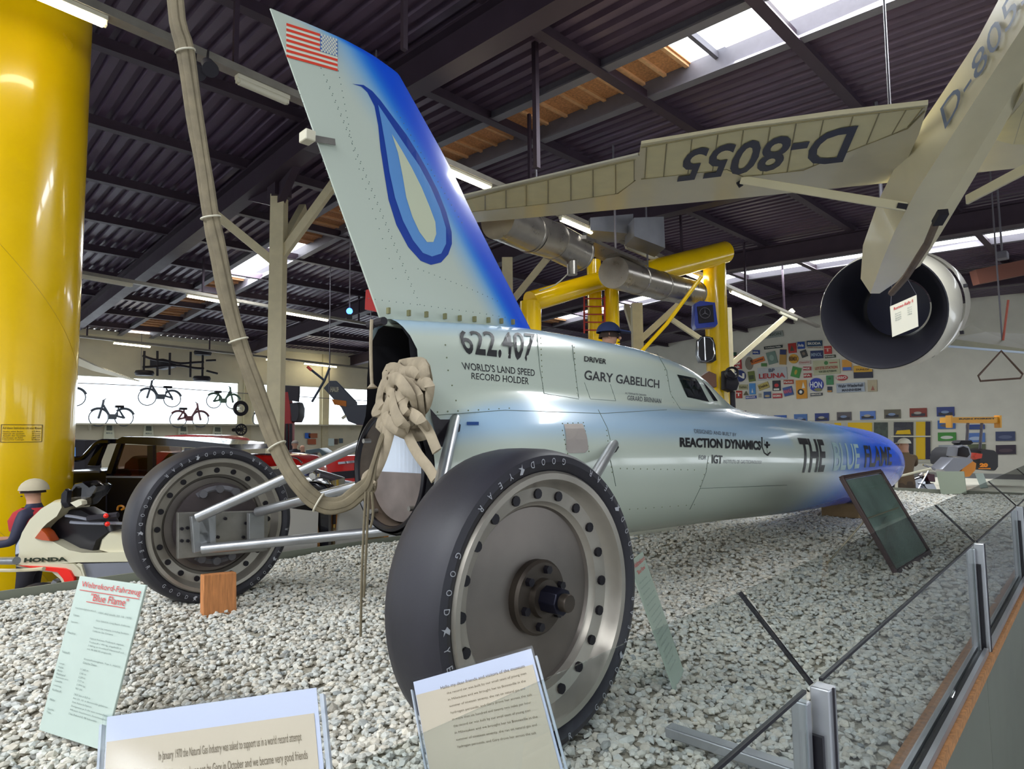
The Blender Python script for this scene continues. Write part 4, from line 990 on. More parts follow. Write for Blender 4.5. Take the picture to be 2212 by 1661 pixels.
def interpx(tab, x):
    for a_, c_ in zip(tab, tab[1:]):
        if a_[0] <= x <= c_[0]: return a_[1]+(c_[1]-a_[1])*(x-a_[0])/(c_[0]-a_[0])
    return tab[-1][1] if x > tab[-1][0] else tab[0][1]
TEs = [(960, 446), (1003, 433), (1100, 408), (1250, 373), (1372, 345)]; SP = [(960, 470), (1015, 458), (1200, 438), (1335, 418), (1372, 390)]
xs_ = [1003, 1048, 1093, 1137, 1184, 1233, 1281, 1330, 1370]
for a_, c_ in zip(xs_, xs_[1:]):
    q = [wp(a_+1.5, interpx(SP, a_+1), .004), wp(c_-1.5, interpx(SP, c_-1), .004), wp(c_-1.5, interpx(TEs, c_-1), .004), wp(a_+1.5, interpx(TEs, a_), .004)]
    B().prism(q, WN*-.003).build('fabric_panel', m_fab, gl, smooth=False)
TE2 = [(1385, 319), (1600, 281), (1800, 255), (1998, 232)]; SP2 = [(1385, 387), (1570, 366), (1605, 382), (1735, 368), (1811, 336), (1960, 278), (1998, 240)]
tp = [1397, 1440, 1495, 1551, 1606, 1664, 1720, 1779, 1843, 1900, 1958, 1994]; sh = lambda x: -4-26*(x-1397)/600
for a_, c_ in zip(tp, tp[1:]):
    q = [wp(a_+sh(a_)*1.1+1.5, interpx(SP2, a_+sh(a_)), .004), wp(c_+sh(c_)*1.1-1.5, interpx(SP2, c_+sh(c_)), .004), wp(c_-1.5, interpx(TE2, c_), .004), wp(a_+1.5, interpx(TE2, a_), .004)]
    B().prism(q, WN*-.003).build('fabric_panel', m_fab, gl, smooth=False)
b = B()
for (p, q_) in ((TEs, SP), (TE2, SP2)):
    for tab in (p, q_): b.tube([wp(x, y, .006) for x, y in tab[(1 if tab[0][0] == 960 else 0):]], .006, 4)
for x in xs_: b.tube([wp(x, interpx(SP, x), .006), wp(x, interpx(TEs, x), .006)], .0045, 4)
for x in tp: b.tube([wp(x+sh(x)*1.1, interpx(SP2, x+sh(x)), .006), wp(x, interpx(TE2, x), .006)], .005, 4)
b.build('wing_ribs', m_rib, gl)
b = B(); words(b, 'D-8055', [wp(1855, 270, .012), wp(1462+24, 323, .012), wp(1458, 394, .012), wp(1830-10, 351, .012)], 0, .02)
b.build('wing_lettering', m_navy, gl, smooth=False, fix=False, label='navy registration D-8055 under the left wing')
b = B(); b.prism([wp(1003, 428, .0), wp(1381, 338, .0), wp(1378, 334, .0), wp(1001, 423, .0)], WN*-.02); b.build('aileron_edge', m_lampw, gl, smooth=False)
P = wp(1595, 393, .01); B().bar(P, P+WN*.05+Wd*-.03, .04, .05).build('pulley', m_dark, gl, smooth=False)
# right wing
q = [(2480, 338), (2211, 362), (2109, 373), (2090, 345), (2130, 318), (2150, 303), (2211, 196), (2480, 150)]
t_ = [wp(x, y) for x, y in q]; b = B(); n = len(q); b.add(t_+[p-WN*.1 for p in t_], [tuple(range(n)), tuple(range(n, 2*n))[::-1]]+[(i, (i+1) % n, n+(i+1) % n, n+i) for i in range(n)]); b.build('right_wing', m_gli, gl, smooth=False)
for (a_, c_, tx0, tx1) in ((2152, 2188, 2175, 2222), (2190, 2240, 2224, 2275)):
    q = [wp(a_, 303 if a_ < 2160 else 312, .004), wp(c_, 312, .004), wp(tx1, 205, .004), wp(tx0, 262 if a_ < 2160 else 205, .004)]
    B().prism(q, WN*-.003).build('fabric_panel', m_fab, gl, smooth=False)
# fuselage
Cs = [(1880, 634), (1905, 566), (1932, 501), (1982, 408), (2044, 312), (2136, 170), (2228, 30), (2332, -130)]; Dc = [7.75, 7.3, 6.9, 6.2, 5.6, 4.9, 4.3, 3.7]
Ls = [(1859, 602), (1864, 530), (1898, 432), (1955, 318), (2022, 221), (2110, 88), (2205, -91), (2305, -280)]
Es = [(1900, 634), (1960, 566), (2002, 508), (2068, 402), (2128, 300), (2212, 162), (2300, 30), (2400, -120)]
Rs = [(1906, 630), (1988, 574), (2032, 505), (2104, 385), (2162, 285), (2238, 145), (2324, 20), (2422, -125)]
Cp = [PD(*c_, d) for c_, d in zip(Cs, Dc)]; rows = []
for i in range(len(Cs)):
    ax = (Cp[min(i+1, 7)]-Cp[max(i-1, 0)]).normalized()
    L_, E_, R_ = PP(*Ls[i], Cp[i], ax), PP(*Es[i], Cp[i], ax), PP(*Rs[i], Cp[i], ax); up = (L_-Cp[i])
    tl = L_+(R_-L_)*.3+up*.35; tr = R_+up*.75-(R_-L_)*.2
    rows.append([L_, Cp[i], E_, R_, R_+up*.5, tr, tl])
nose = sum(rows[0], V())/7+(Cp[0]-Cp[1]).normalized()*.06
b = B().grid(rows, closed=True); k = len(b.v); b.add([nose]+rows[0], [(0, 1+j, 1+(j+1) % 7) for j in range(7)]); b.build('fuselage', m_gli, gl, smooth=True, ang=12)
def fside(x, y):      # x along the fuselage side (0..1), y from chine to upper edge
    k = 4.1+2.1*x; i = min(int(k), 6); f_ = k-i
    lo = rows[i][1]*(1-f_)+rows[i+1][1]*f_; hi = rows[i][0]*(1-f_)+rows[i+1][0]*f_; t_ = .22+.5*y
    return lo+(hi-lo)*t_
vs, fs, _ = text2d('D-8055', .0); bm = bmesh.new(); vv = [bm.verts.new((x*1.0, y*.2, 0)) for x, y in vs]
for f_ in fs:
    try: bm.faces.new([vv[i] for i in f_])
    except ValueError: pass
cuts(bm, 0, [k/24 for k in range(1, 24)]); bm.verts.index_update(); b = B()
sn = (rows[5][1]-rows[4][1]).cross(rows[4][0]-rows[4][1]).normalized()
if sn.dot(CAMP-rows[4][1]) < 0: sn = -sn
b.add([fside(v.co.x, v.co.y*5)+sn*.02 for v in bm.verts], [tuple(v.index for v in f.verts) for f in bm.faces]); bm.free()
b.build('fuselage_lettering', mat('slate_letters', '#4a5a74', .45), gl, smooth=False, fix=False, label='blue-grey registration D-8055 on the fuselage side')
# skid, struts, cable
b = B(); b.tube([PD(2030, 462, 5.8), PD(2002, 528, 6.3), PD(1957, 598, 6.85), PD(1925, 634, 7.2)], .035, 6); b.build('landing_skid', mat('skid_wood', '#6b5a4a', .6, nz=.3), gl)
B().bar(PD(2038, 458, 5.7), PD(2024, 482, 5.85), .08, .06).build('skid_fitting', m_dark, gl, smooth=False)
for (a_, Da, c_, Dc_) in (((1958, 447), 6.4, (1600, 388), 7.3), ((2088, 432), 6.0, (2240, 352), 5.3)):
    p, q_ = PD(*a_, Da), (wp(*c_, .03) if a_[0] < 2000 else PD(*c_, Dc_)); B().bar(p, q_, .03, .09, up=WN).build('wing_strut', m_gli, gl, smooth=False, bevel=.008)
B().bar(PD(1960, 447, 6.38), PD(1938, 444, 6.42), .03, .05).build('strut_fitting', m_dark, gl, smooth=False)
P = wp(1922, 233, -.04); Pt = PD(1908, -30, 6.1); B().cyl(P, P+(Pt-P)*1.2, .012, 6).build('hanging_cable', m_steel_l, gl)

# ================================================================ JET ENGINE AND SMALL PLANE AT RIGHT
m_cowl = mat('cowl_white', '#cfcaba', .3, coat=.3, nz=.06, ns=3); m_brass = mat('brass', '#b99a4c', .25, .9)
f0 = PD(1903, 674, 10); bk = PD(1985, 655, 11.8); ax = (bk-f0).normalized(); LN = (bk-f0).length
jt = thing('jet_engine', 'white jet engine nacelle with a wide black intake hanging at right', 'jet engine', f0)
B().lathe(f0, ax, [(.885, .0), (.90, .03), (.94, .25), (.955, .55), (.94, .72)], 64).build('intake_cowl', m_cowl, jt)
B().lathe(f0, ax, [(.905, .70), (.905, .95)], 64).build('reverser_band', m_brass, jt)
B().lathe(f0, ax, [(.94, .93), (.94, 1.3), (.88, 1.8), (.72, LN+.2)], 64).build('rear_cowl', m_cowl, jt)
B().lathe(f0, ax, [(.885, .0), (.87, -.02), (.82, .05), (.74, .4), (.5, .9), (.45, 1.5)], 64).build('intake_duct', mat('intake_black', '#16151f', .6), jt, fix=False)
B().lathe(f0, ax, [(.46, 1.0), (.0, .9)], 48).build('fan_face', mat('fan_dark', '#2c2d40', .5), jt)
for a_ in (2*pi*k/16 for k in range(16)):
    pass
e1_ = CR; P = f0+ax*.83
for s_ in (.3, -.25): 
    r_ = (CR*cos(s_)+CU*sin(s_)); r_ = (r_-ax*r_.dot(ax)).normalized(); B().box(P+r_*1.0, (.05, .05, .05)).build('band_link', m_dark, jt)
hang(jt, f0+ax*.4+V((0, 0, .9)), .03); hang(jt, f0+ax*1.5+V((0, 0, .85)), .03)
B().cyl(PD(1972, 768, 10.6), PD(2018, 758, 11.4), .085, 20).build('drain_pipe', m_cowl, jt)
B().bar(PD(1912, 772, 10.6), PD(1965, 768, 10.6), .2, .12).build('mount', m_dark, jt, smooth=False)
for x_ in (1975, 2008): 
    B().lathe(PD(x_, 767 if x_ == 1975 else 761, 10.55 if x_ == 1975 else 11.2), PD(2018, 758, 11.4)-PD(1972, 768, 10.6), [(.09, -.02), (.1, 0), (.09, .02)], 16).build('clamp', m_dark, jt)
q = [PD(1928, 728, 8.8), PD(1984, 705, 8.8), PD(1980, 637, 8.8), PD(1923, 662, 8.8)]
b = B(); slab(b, q, .01); hs = b.build('hanging_sign', mat('sign_ivory', '#d7d2be', .3), smooth=False, label='small white sign hanging in front of the black jet intake', cat='sign')
b = B(); words(b, 'Romeo-Rally II', sub(q, .12, .85, .80, .92), .004, .02); b.build('heading', m_red, hs, smooth=False, fix=False)
b = B()
for k, (l_, r_) in enumerate([('Spannweite', '10,2 m'), ('Laenge', '5,6 m'), ('Gewicht', '165 kg'), ('Baujahr', '1956')]): words(b, l_, sub(q, .15, .38, .66-.07*k, .71-.07*k), .004); words(b, r_, sub(q, .62, .78, .68-.07*k, .73-.07*k), .004)
b.build('small_print', m_grey, hs, smooth=False, fix=False)
b = B(); b.tube([q[3]+V((.02, 0, 0)), PD(1930, 560, 8.8)], .003, 4); b.tube([q[2], PD(1950, 585, 8.8)], .003, 4); b.build('strings', m_steel_l, hs)
m_ol = mat('wing_olive', '#8b866c', .45, nz=.08)
q = [(1990, 742), (2240, 763), (2240, 728), (2130, 722), (2098, 706), (2080, 722), (2050, 736)]; o_ = PD(2100, 750, 13); N_ = V((.12, .1, 1)).normalized()
tt = [PD(x, y, 12.6+(.9 if y < 730 else 0)) for x, y in q]; b = B(); b.prism(tt, (0, 0, .05)); w2 = b.build('wing', m_ol, smooth=False, label='olive-grey aircraft wing behind the jet engine at right', cat='wing')
B().bar(PD(1988, 743, 12.55), PD(2240, 764, 12.55), .03, .04).build('leading_edge', mat('pale_blue', '#b9c6d6', .4), w2, smooth=False)
hang(w2, PD(2165, 735, 13), .015)
b = B(); tri = [PD(2163, 758, 12.4), PD(2113, 812, 12.4), PD(2118, 823, 12.4), PD(2160, 820, 12.4), PD(2204, 817, 12.4), PD(2209, 808, 12.4)]
b.tube(tri, .02, 6, closed=True); b.build('triangle_frame', mat('brown_frame', '#5a4437', .5), smooth=True, label='brown triangular control bar hanging below the olive wing', cat='control bar')
b = B(); b.tube([PD(2178, 648, 12.5), PD(2167, 735, 12.5)], .02, 6); b.build('red_rod', mat('rod_red', '#a8472f', .5), w2)
P0, P1 = PD(2105, 600, 20), PD(2300, 560, 20); B().bar(P0, P1, .3, .45).build('beam', mat('rust_beam', '#7a4a3a', .6), smooth=False, label='rust-coloured beam under the roof at far right', cat='beam')
for P, lab in ((PD(2165, 552, 14), 'small grey floodlight under the roof at far right'), (PD(1938, 472, 13), 'small grey floodlight under the roof left of the glider nose')):
    t = thing('floodlight', lab, 'lamp', P); B().box(P, (.3, .2, .16)).build('housing', m_steel_l, t, bevel=.02); B().cyl(P+V((0, 0, .07)), V((P.x, P.y, roofz(P.y)-.01)), .02, 6).build('bracket', m_steel_l, t)
# ================================================================ LEFT SIDE OF THE HALL
CFH = V((CF.x, CF.y, 0)).normalized()
def puff(pts, D, T, bulge=.12, e=.25, ext=None, b=None):
    """rounded solid: outline standing at depth D, thickness T"""
    b = b or B(); P = [PD(x, y, D) for x, y in pts]; c = sum(P, V())/len(P); d = ext or CFH; rows = []
    for k, s in ((0, 1-bulge), (e*.4, 1-bulge*.3), (e, 1), (1-e, 1), (1-e*.4, 1-bulge*.3), (1, 1-bulge)): rows.append([c+(p-c)*s+d*(T*k) for p in P])
    b.grid(rows, closed=True); n = len(P); base = len(b.v)-6*n; b.f.append(tuple(base+i for i in range(n))[::-1]); b.f.append(tuple(base+5*n+i for i in range(n))); return b
def part(name, pts, D, T, m, par, bulge=.1, label=None, ang=50, e=.25): return puff(pts, D, T, bulge, e).build(name, m, par, label=label, ang=ang)
def wires(name, lists, r, m, par, n=6):
    b = B()
    for l in lists: b.tube(l, r, n)
    return b.build(name, m, par)
m_chrome = mat('chrome', '#d5d7dc', .12, 1)
m_carblk = mat('black_paint', '#0d0c16', .15, coat=.8)
m_carred = mat('red_paint', '#c01a14', .22, coat=.6)
m_hon = mat('cream_white_paint', '#cfc9ae', .25, coat=.6)
m_hred = mat('signal_red', '#f02414', .35)
m_sil = mat('silver_paint', '#9496a0', .3, .5)
# --- motorcycle with HONDA fairing
D = 4.75; root = PD(170, 1200, D); root.z = FZ
mc = thing('motorcycle', 'cream, red and silver motorcycle with dark maker lettering behind the gravel at left', 'motorcycle', root)
part('upper_fairing', [(36,1195),(34,1175),(42,1150),(60,1120),(86,1095),(112,1080),(132,1080),(133,1092),(122,1112),(100,1128),(88,1140),(72,1163),(112,1170),(150,1190),(180,1196),(205,1196),(300,1194),(330,1210),(330,1216),(170,1218),(60,1226),(28,1222)], D, .34, m_hon, mc, .06)
part('tank', [(205,1190),(212,1166),(228,1151),(262,1151),(300,1160),(320,1178),(330,1206),(260,1206)], D+.04, .3, m_hon, mc, .18)
part('indicator', [(72,1163),(88,1142),(98,1150),(110,1170),(90,1168)], D-.02, .1, mat('amber_lens', '#b04a1c', .2, coat=.5), mc, .15, 'orange turn signal')
part('headlight', [(34,1178),(44,1160),(52,1170),(44,1196),(32,1200)], D+.02, .3, mat('lens', '#b9bec9', .1, .3), mc, .1)
part('cockpit', [(100,1128),(122,1112),(133,1090),(150,1100),(175,1098),(210,1116),(228,1125),(240,1150),(212,1170),(203,1194),(170,1192),(140,1180),(112,1166)], D+.12, .18, m_black, mc, .1)
part('windscreen', [(146,1090),(144,1068),(158,1044),(178,1040),(194,1052),(206,1046),(212,1050),(200,1072),(188,1080),(176,1094)], D+.08, .2, glassmat('smoked', (.45,.43,.42), .4, .02), mc, .12)
part('mirror', [(130,1086),(132,1066),(140,1056),(146,1060),(144,1084),(150,1094),(138,1098)], D, .05, m_black, mc)
part('mirror_arm', [(150,1086),(168,1079),(177,1082),(178,1090),(164,1097)], D-.01, .06, m_lampw, mc)
part('side_panel', [(165,1217),(300,1213),(318,1226),(318,1246),(182,1250),(176,1234)], D+.01, .3, m_sil, mc, .05)
part('lower_fairing', [(28,1222),(60,1218),(160,1217),(176,1232),(181,1247),(160,1244),(158,1275),(141,1275),(131,1252),(112,1236),(60,1230)], D-.01, .33, m_hon, mc, .04)
part('red_stripe', [(40,1222),(100,1225),(138,1228),(150,1233),(160,1250),(160,1272),(146,1273),(136,1250),(124,1236),(80,1229)], D-.03, .03, m_hred, mc, .02, 'bright red stripe')
part('seat_edge', [(168,1217),(176,1220),(184,1247),(180,1248),(173,1226),(164,1219)], D-.025, .02, m_hon, mc, .02)
part('bracket', [(100,1275),(114,1252),(124,1256),(112,1278)], D+.1, .06, m_sil, mc)
part('tail_cover', [(-20,1300),(0,1285),(60,1275),(118,1277),(150,1283),(330,1262),(335,1245),(345,1270),(300,1292),(100,1330),(-20,1340)], D-.05, .4, m_hon, mc, .05)
wires('handlebar', [smooth_path([PD(x, y, D+.05) for x, y in l]) for l in ([(142,1114),(165,1117),(190,1122)], [(152,1128),(180,1130),(226,1131)], [(232,1130),(250,1130),(272,1131)])], .012, m_sil, mc)
wires('grip', [[PD(190, 1120, D+.04), PD(255, 1112, D+.04)]], .022, m_dark, mc)
b = B()
for x, y in ((229, 1114), (232, 1132)): b.ball(PD(x, y, D), .018)
b.build('red_switches', m_hred, mc)
for (x, y, r, wr) in ((90, 1345, .24, .06), (430, 1330, .25, .07)):
    c = PD(x, y, D+.15); w = B(); a_ = CR; a_ = V((a_.x, a_.y, 0)).normalized()
    w.tube([c+a_*(r*cos(t))+V((0, 0, r*sin(t))) for t in [2*pi*k/32 for k in range(32)]], wr, 8, closed=True); w.build('wheel', m_tyre, mc)
wires('engine_frame', [[PD(100, 1280, D+.15), PD(90, 1340, D+.15)], [PD(300, 1250, D+.15), PD(430, 1330, D+.15)], [PD(180, 1250, D+.15), PD(200, 1340, D+.15), PD(320, 1340, D+.15)]], .05, m_dark, mc)
q = [PD(51, 1215, D-.012), PD(146, 1212, D-.012), PD(144, 1203, D-.012), PD(53, 1205, D-.012)]
b = B(); words(b, 'HONDA', q, .0, .06); b.build('lettering', mat('dark_green_ink', '#26301f', .4), mc, smooth=False, fix=False)
# silver barrier rail and rope at far left
P = PD(-60, 1212, 4.9); rp = thing('rope_barrier', 'silver rail with a hanging rope at the left edge', 'barrier', V((P.x, P.y, FZ)))
wires('rail', [[P, PD(36, 1211, 4.6)]], .028, m_alu, rp, 12); wires('rail_foot', [[P, V((P.x, P.y, FZ))]], .028, m_alu, rp)
wires('rope', [smooth_path([PD(-60, 1228, 4.8), PD(0, 1232, 4.7), PD(60, 1231, 4.6), PD(95, 1228, 4.5)])], .013, mat('rope', '#b8ad8e', .8), rp)

# --- people
m_skin = mat('skin', '#b98b72', .5); m_trou = mat('dark_trousers', '#23212b', .8)
def person(name_label, foot, head_px, H, face, mats, pose='stand', group=None):
    """one skinned figure; foot: ground point, H: height, face: heading angle"""
    t = thing('person', name_label, 'person', foot, group)
    s = H/1.75; R = Matrix.Rotation(face, 3, 'Z')
    J = dict(pel=(0, 0, .95), bel=(0, 0, 1.1), che=(.0, 0, 1.32), nek=(-.01, 0, 1.47), nk2=(.0, 0, 1.54), hd=(.02, 0, 1.63), top=(.01, 0, 1.72))
    E = [('pel', 'bel'), ('bel', 'che'), ('che', 'nek'), ('nek', 'nk2'), ('nk2', 'hd'), ('hd', 'top')]
    rad_ = dict(pel=.145, bel=.13, che=.15, nek=.065, nk2=.058, hd=.098, top=.06)
    for sd, nm in ((1, 'l'), (-1, 'r')):
        arm = {'stand': [(0, .2*sd, 1.42), (-.03, .26*sd, 1.13), (.08, .25*sd, .88), (.11, .24*sd, .79)], 'fwd': [(0, .2*sd, 1.42), (.05, .27*sd, 1.15), (.28, .2*sd, 1.12), (.36, .18*sd, 1.13)],
               'hold': [(0, .2*sd, 1.42), (.12, .30*sd, 1.24), (.25, .12*sd, 1.48), (.25, .08*sd, 1.56)]}[pose]
        for k, (p, r) in enumerate(zip(arm, (.062, .047, .034, .038))): J['a%s%d' % (nm, k)] = p; rad_['a%s%d' % (nm, k)] = r
        E += [('che', 'a%s0' % nm), ('a%s0' % nm, 'a%s1' % nm), ('a%s1' % nm, 'a%s2' % nm), ('a%s2' % nm, 'a%s3' % nm)]
        leg = [(0, .09*sd, .88), (.03, .11*sd, .5), (-.01, .12*sd, .1), (.14, .13*sd, .045)]
        for k, (p, r) in enumerate(zip(leg, (.088, .062, .043, .04))): J['l%s%d' % (nm, k)] = p; rad_['l%s%d' % (nm, k)] = r
        E += [('pel', 'l%s0' % nm), ('l%s0' % nm, 'l%s1' % nm), ('l%s1' % nm, 'l%s2' % nm), ('l%s2' % nm, 'l%s3' % nm)]
        hx = V(arm[3]); dx = (V(arm[3])-V(arm[2])).normalized(); sx = V((0, 1, 0)) if abs(dx.y) < .8 else V((1, 0, 0))
        for f_ in range(5):        # fingers and thumb
            off = sx*(.018*(f_-1.5)) if f_ < 4 else sx*(-.04*sd)
            L_ = (.07, .08, .075, .06, .05)[f_]; J['f%s%da' % (nm, f_)] = tuple(hx+off+dx*.03); J['f%s%db' % (nm, f_)] = tuple(hx+off*1.2+dx*(.03+L_)+V((.015, 0, -.01)))
            rad_['f%s%da' % (nm, f_)] = .010; rad_['f%s%db' % (nm, f_)] = .008; E += [('a%s3' % nm, 'f%s%da' % (nm, f_)), ('f%s%da' % (nm, f_), 'f%s%db' % (nm, f_))]
    keys = list(J); me = bpy.data.meshes.new('person_body'); me.from_pydata([R@(V(J[k])*s) for k in keys], [(keys.index(a_), keys.index(c_)) for a_, c_ in E], [])
    o = bpy.data.objects.new('tmp', me); COL.objects.link(o); o.modifiers.new('skin', 'SKIN'); o.modifiers.new('sub', 'SUBSURF').render_levels = 1; o.modifiers['sub'].levels = 1
    for i, k in enumerate(keys): me.skin_vertices[0].data[i].radius = (rad_[k]*s, rad_[k]*s*(.72 if k in ('pel', 'bel', 'che') else 1)) if k in ('hd', 'top') or True else 0
    me.skin_vertices[0].data[0].use_root = True
    dg = bpy.context.evaluated_depsgraph_get(); dg.update(); m2 = bpy.data.meshes.new_from_object(o.evaluated_get(dg)); bpy.data.objects.remove(o)
    m2.name = 'body'; m2.materials.clear()
    for m_ in (m_skin, mats[0], mats[1], m_dark): m2.materials.append(m_)
    hands = [R@(V(J['a%s3' % n_])*s) for n_ in 'lr']
    for p in m2.polygons:
        c = p.center; z = c.z/s; p.use_smooth = True
        p.material_index = 0 if z > 1.50 and (c.x*c.x+c.y*c.y) < .2*s*s and min((c-h).length for h in hands) > .12*s else (0 if min((c-h).length for h in hands) < .10*s and pose != 'x' else (3 if z < .09 else (2 if z < .93 else 1)))
    bo = bpy.data.objects.new('body', m2); COL.objects.link(bo); bo.parent = t; ORG[bo.name] = V(foot)
    hc = V(foot)+R@(V((.025, 0, 1.635))*s); fx = R@V((1, 0, 0)); fy = R@V((0, 1, 0))
    b = B(); b.ball(hc+fx*.09*s+V((0, 0, -.02*s)), .018*s, 8, 6)
    for sd in (1, -1): b.ball(hc+fy*.085*sd*s-fx*.01*s, (.018*s, .018*s, .03*s), 8, 6)
    b.build('nose_and_ears', m_skin, t)
    b = B()
    for sd in (1, -1): b.ball(hc+fx*.085*s+fy*.033*sd*s+V((0, 0, .012*s)), .011*s, 8, 6)
    b.ball(hc+fx*.085*s-V((0, 0, .062*s)), (.012*s, .026*s, .006*s), 8, 6); b.build('eyes_and_mouth', m_dark, t)
    return t, hc, fx, s
def hair(t, hc, fx, s, m, cap=False, name='hair', dz=0):
    hc = hc-V((0, 0, dz)); b = B(); n = 14; rows = []
    for j in range(6):
        a_ = (pi*.5)*j/5.2+.02; rows.append([hc-fx*.018*s+V((.108*s*sin(a_)*cos(2*pi*i/n), .104*s*sin(a_)*sin(2*pi*i/n), .03*s+.098*s*cos(a_))) for i in range(n)])
    b.grid(rows, closed=True); b.f.append(tuple(len(b.v)-6*n+i for i in range(n)))
    o = b.build(name, m, t, ang=80)
    if cap:
        side = V((-fx.y, fx.x, 0)); pk = [hc+fx*(.085*s)+side*(.07*s)+V((0, 0, .035*s)), hc+fx*(.17*s)+side*(.045*s)+V((0, 0, .02*s)), hc+fx*(.17*s)-side*(.045*s)+V((0, 0, .02*s)), hc+fx*(.085*s)-side*(.07*s)+V((0, 0, .035*s))]
        B().prism(pk, (0, 0, .012*s)).build('cap_peak', m, o, bevel=.002)
def headat(px_, py_, D_, H):     # foot point so that the head centre shows at the pixel
    P = PD(px_, py_, D_); return V((P.x, P.y, P.z-1.635*H/1.75))
PH = PD(74, 1058, 5.3); Hc = (PH.z-FZ)/1.635*1.75
t, hc, fx, s = person('child in a pale wool cap and red and navy jacket before the yellow column', V((PH.x, PH.y, FZ)), None, Hc, 2.6, (mat('child_jacket', '#23243c', .7), m_trou), 'fwd')
s0 = s; hair(t, hc, fx, s*1.02, mat('hair_brown', '#33241c', .8), False, 'hair', .05); hair(t, hc, fx, s*1.25, mat('cap_grey', '#b3a991', .9, nz=.1), False, 'wool_cap', .035)
b = B(); pz0 = V((PH.x, PH.y, FZ)); b.lathe(pz0, (0, 0, 1), [(.10*s, 1.46*s), (.165*s, 1.42*s), (.205*s, 1.34*s), (.19*s, 1.24*s)], 20); b.build('jacket_band', mat('red_cloth', '#a01a26', .8), t)
P1 = PD(637, 960, 19); t, hc, fx, s = person('grey-haired man in a dark jacket, left of the pair behind the red car', V((P1.x, P1.y, FZ)), None, (P1.z-FZ)/1.635*1.75, 1.2, (mat('jacket_dark', '#26252f', .8), m_trou)); hair(t, hc, fx, s, mat('hair_grey', '#7d7670', .8))
P1 = PD(654, 967, 18.5); person('bald man in a dark jacket, right of the pair behind the red car', V((P1.x, P1.y, FZ)), None, (P1.z-FZ)/1.635*1.75, 2.2, (mat('jacket_black', '#17161e', .8), m_trou))
P1 = PD(1954, 962, 11.2); t, hc, fx, s = person('person in a white cap and brown vest holding a camera up, beyond the blue nose', V((P1.x, P1.y, FZ)), None, (P1.z-FZ)/1.635*1.75, .9, (mat('vest_brown', '#6e5a44', .8), mat('shorts', '#57493c', .8)), 'hold'); hair(t, hc, fx, s*1.12, mat('cap_white', '#d8d5c4', .8), True, 'white_cap')
P1 = PD(1314, 727, 6.6); t, hc, fx, s = person('figure in a dark blue cap and glasses seen above the top of the record car', V((P1.x, P1.y, P1.z-1.635)), None, 1.75, -1.0, (mat('overall_blue', '#2d4a86', .8), m_trou)); hair(t, hc, fx, s*1.02, mat('hair_brown', '#33241c', .8), False, 'hair', .05); hair(t, hc, fx, s*1.2, mat('cap_blue', '#25335c', .8), True, 'blue_cap')
B().box((P1.x, P1.y, (FZ+P1.z-1.635)/2), (.9, .9, P1.z-1.635-FZ)).build('display_podium', m_wall, label='white podium under the capped figure behind the record car', cat='podium', smooth=False, bevel=.01)

# --- black off-road car
D = 7.4; r = PD(400, 1100, D); r.z = FZ
sv = thing('off_road_car', 'black off-road car with a square cabin behind the far rear wheel', 'car', r)
part('lower_body', [(120,1018),(220,1016),(230,1030),(480,1030),(560,1035),(700,1060),(704,1090),(700,1180),(120,1180)], D, 1.5, m_carblk, sv, .02)
part('roof', [(222,948),(252,948),(262,943),(330,944),(400,950),(500,960),(505,972),(400,966),(262,958),(222,958)], D, 1.4, m_carblk, sv, .03)
for pts in ([(188,1006),(216,950),(228,950),(206,1006)], [(228,1024),(252,958),(262,958),(240,1024)], [(318,1028),(318,962),(330,962),(330,1028)], [(392,1030),(398,968),(412,968),(412,1030)], [(478,1030),(486,968),(506,970),(520,1030)]):
    part('window_pillar', pts, D, .08, m_carblk, sv, .02)
    part('window_pillar', pts, D+1.3, .08, m_carblk, sv, .02)
part('side_glass', [(240,1024),(262,960),(318,962),(318,1026)], D+.03, .015, glassmat('car_glass', (.55,.45,.40), .3), sv, .01)
part('side_glass', [(330,1026),(330,962),(392,966),(390,1026)], D+.03, .015, glassmat('car_glass'), sv, .01)
part('side_glass', [(412,1028),(414,970),(482,970),(478,1028)], D+.03, .015, glassmat('car_glass'), sv, .01)
m_seat = mat('seat_brown', '#8a3a1c', .7)
for pts in ([(262,1030),(268,1000),(284,985),(300,990),(304,1030)], [(340,1030),(346,996),(362,978),(374,996),(378,1030)]): part('seat', pts, D+.5, .4, m_seat, sv, .15)
wires('roll_bar', [smooth_path([PD(x, y, D-.05) for x, y in ((142,992),(175,990),(190,978),(212,956),(236,954))])], .03, m_carblk, sv)
wires('door_trim', [[PD(142, 1020, D-.01), PD(215, 1019, D-.01)], [PD(230, 1030, D-.01), PD(480, 1032, D-.01)]], .012, m_sil, sv)
wires('orange_hook', [smooth_path([PD(254,1102,D-.05), PD(256,1094,D-.05), PD(264,1093,D-.05), PD(268,1098,D-.05), PD(262,1101,D-.05)])], .013, mat('hook_orange', '#d88a18', .4), sv)
for x in (190, 560):
    c = PD(x, 1230, D+.1); B().lathe(c, CFH, [(.2, -.1), (.38, -.1), (.42, 0), (.42, .15), (.38, .25), (.2, .25)], 32).build('wheel', m_tyre, sv)
part('door_line', [(228,1034),(231,1034),(231,1170),(228,1170)], D-.004, .01, m_dark, sv, 0)
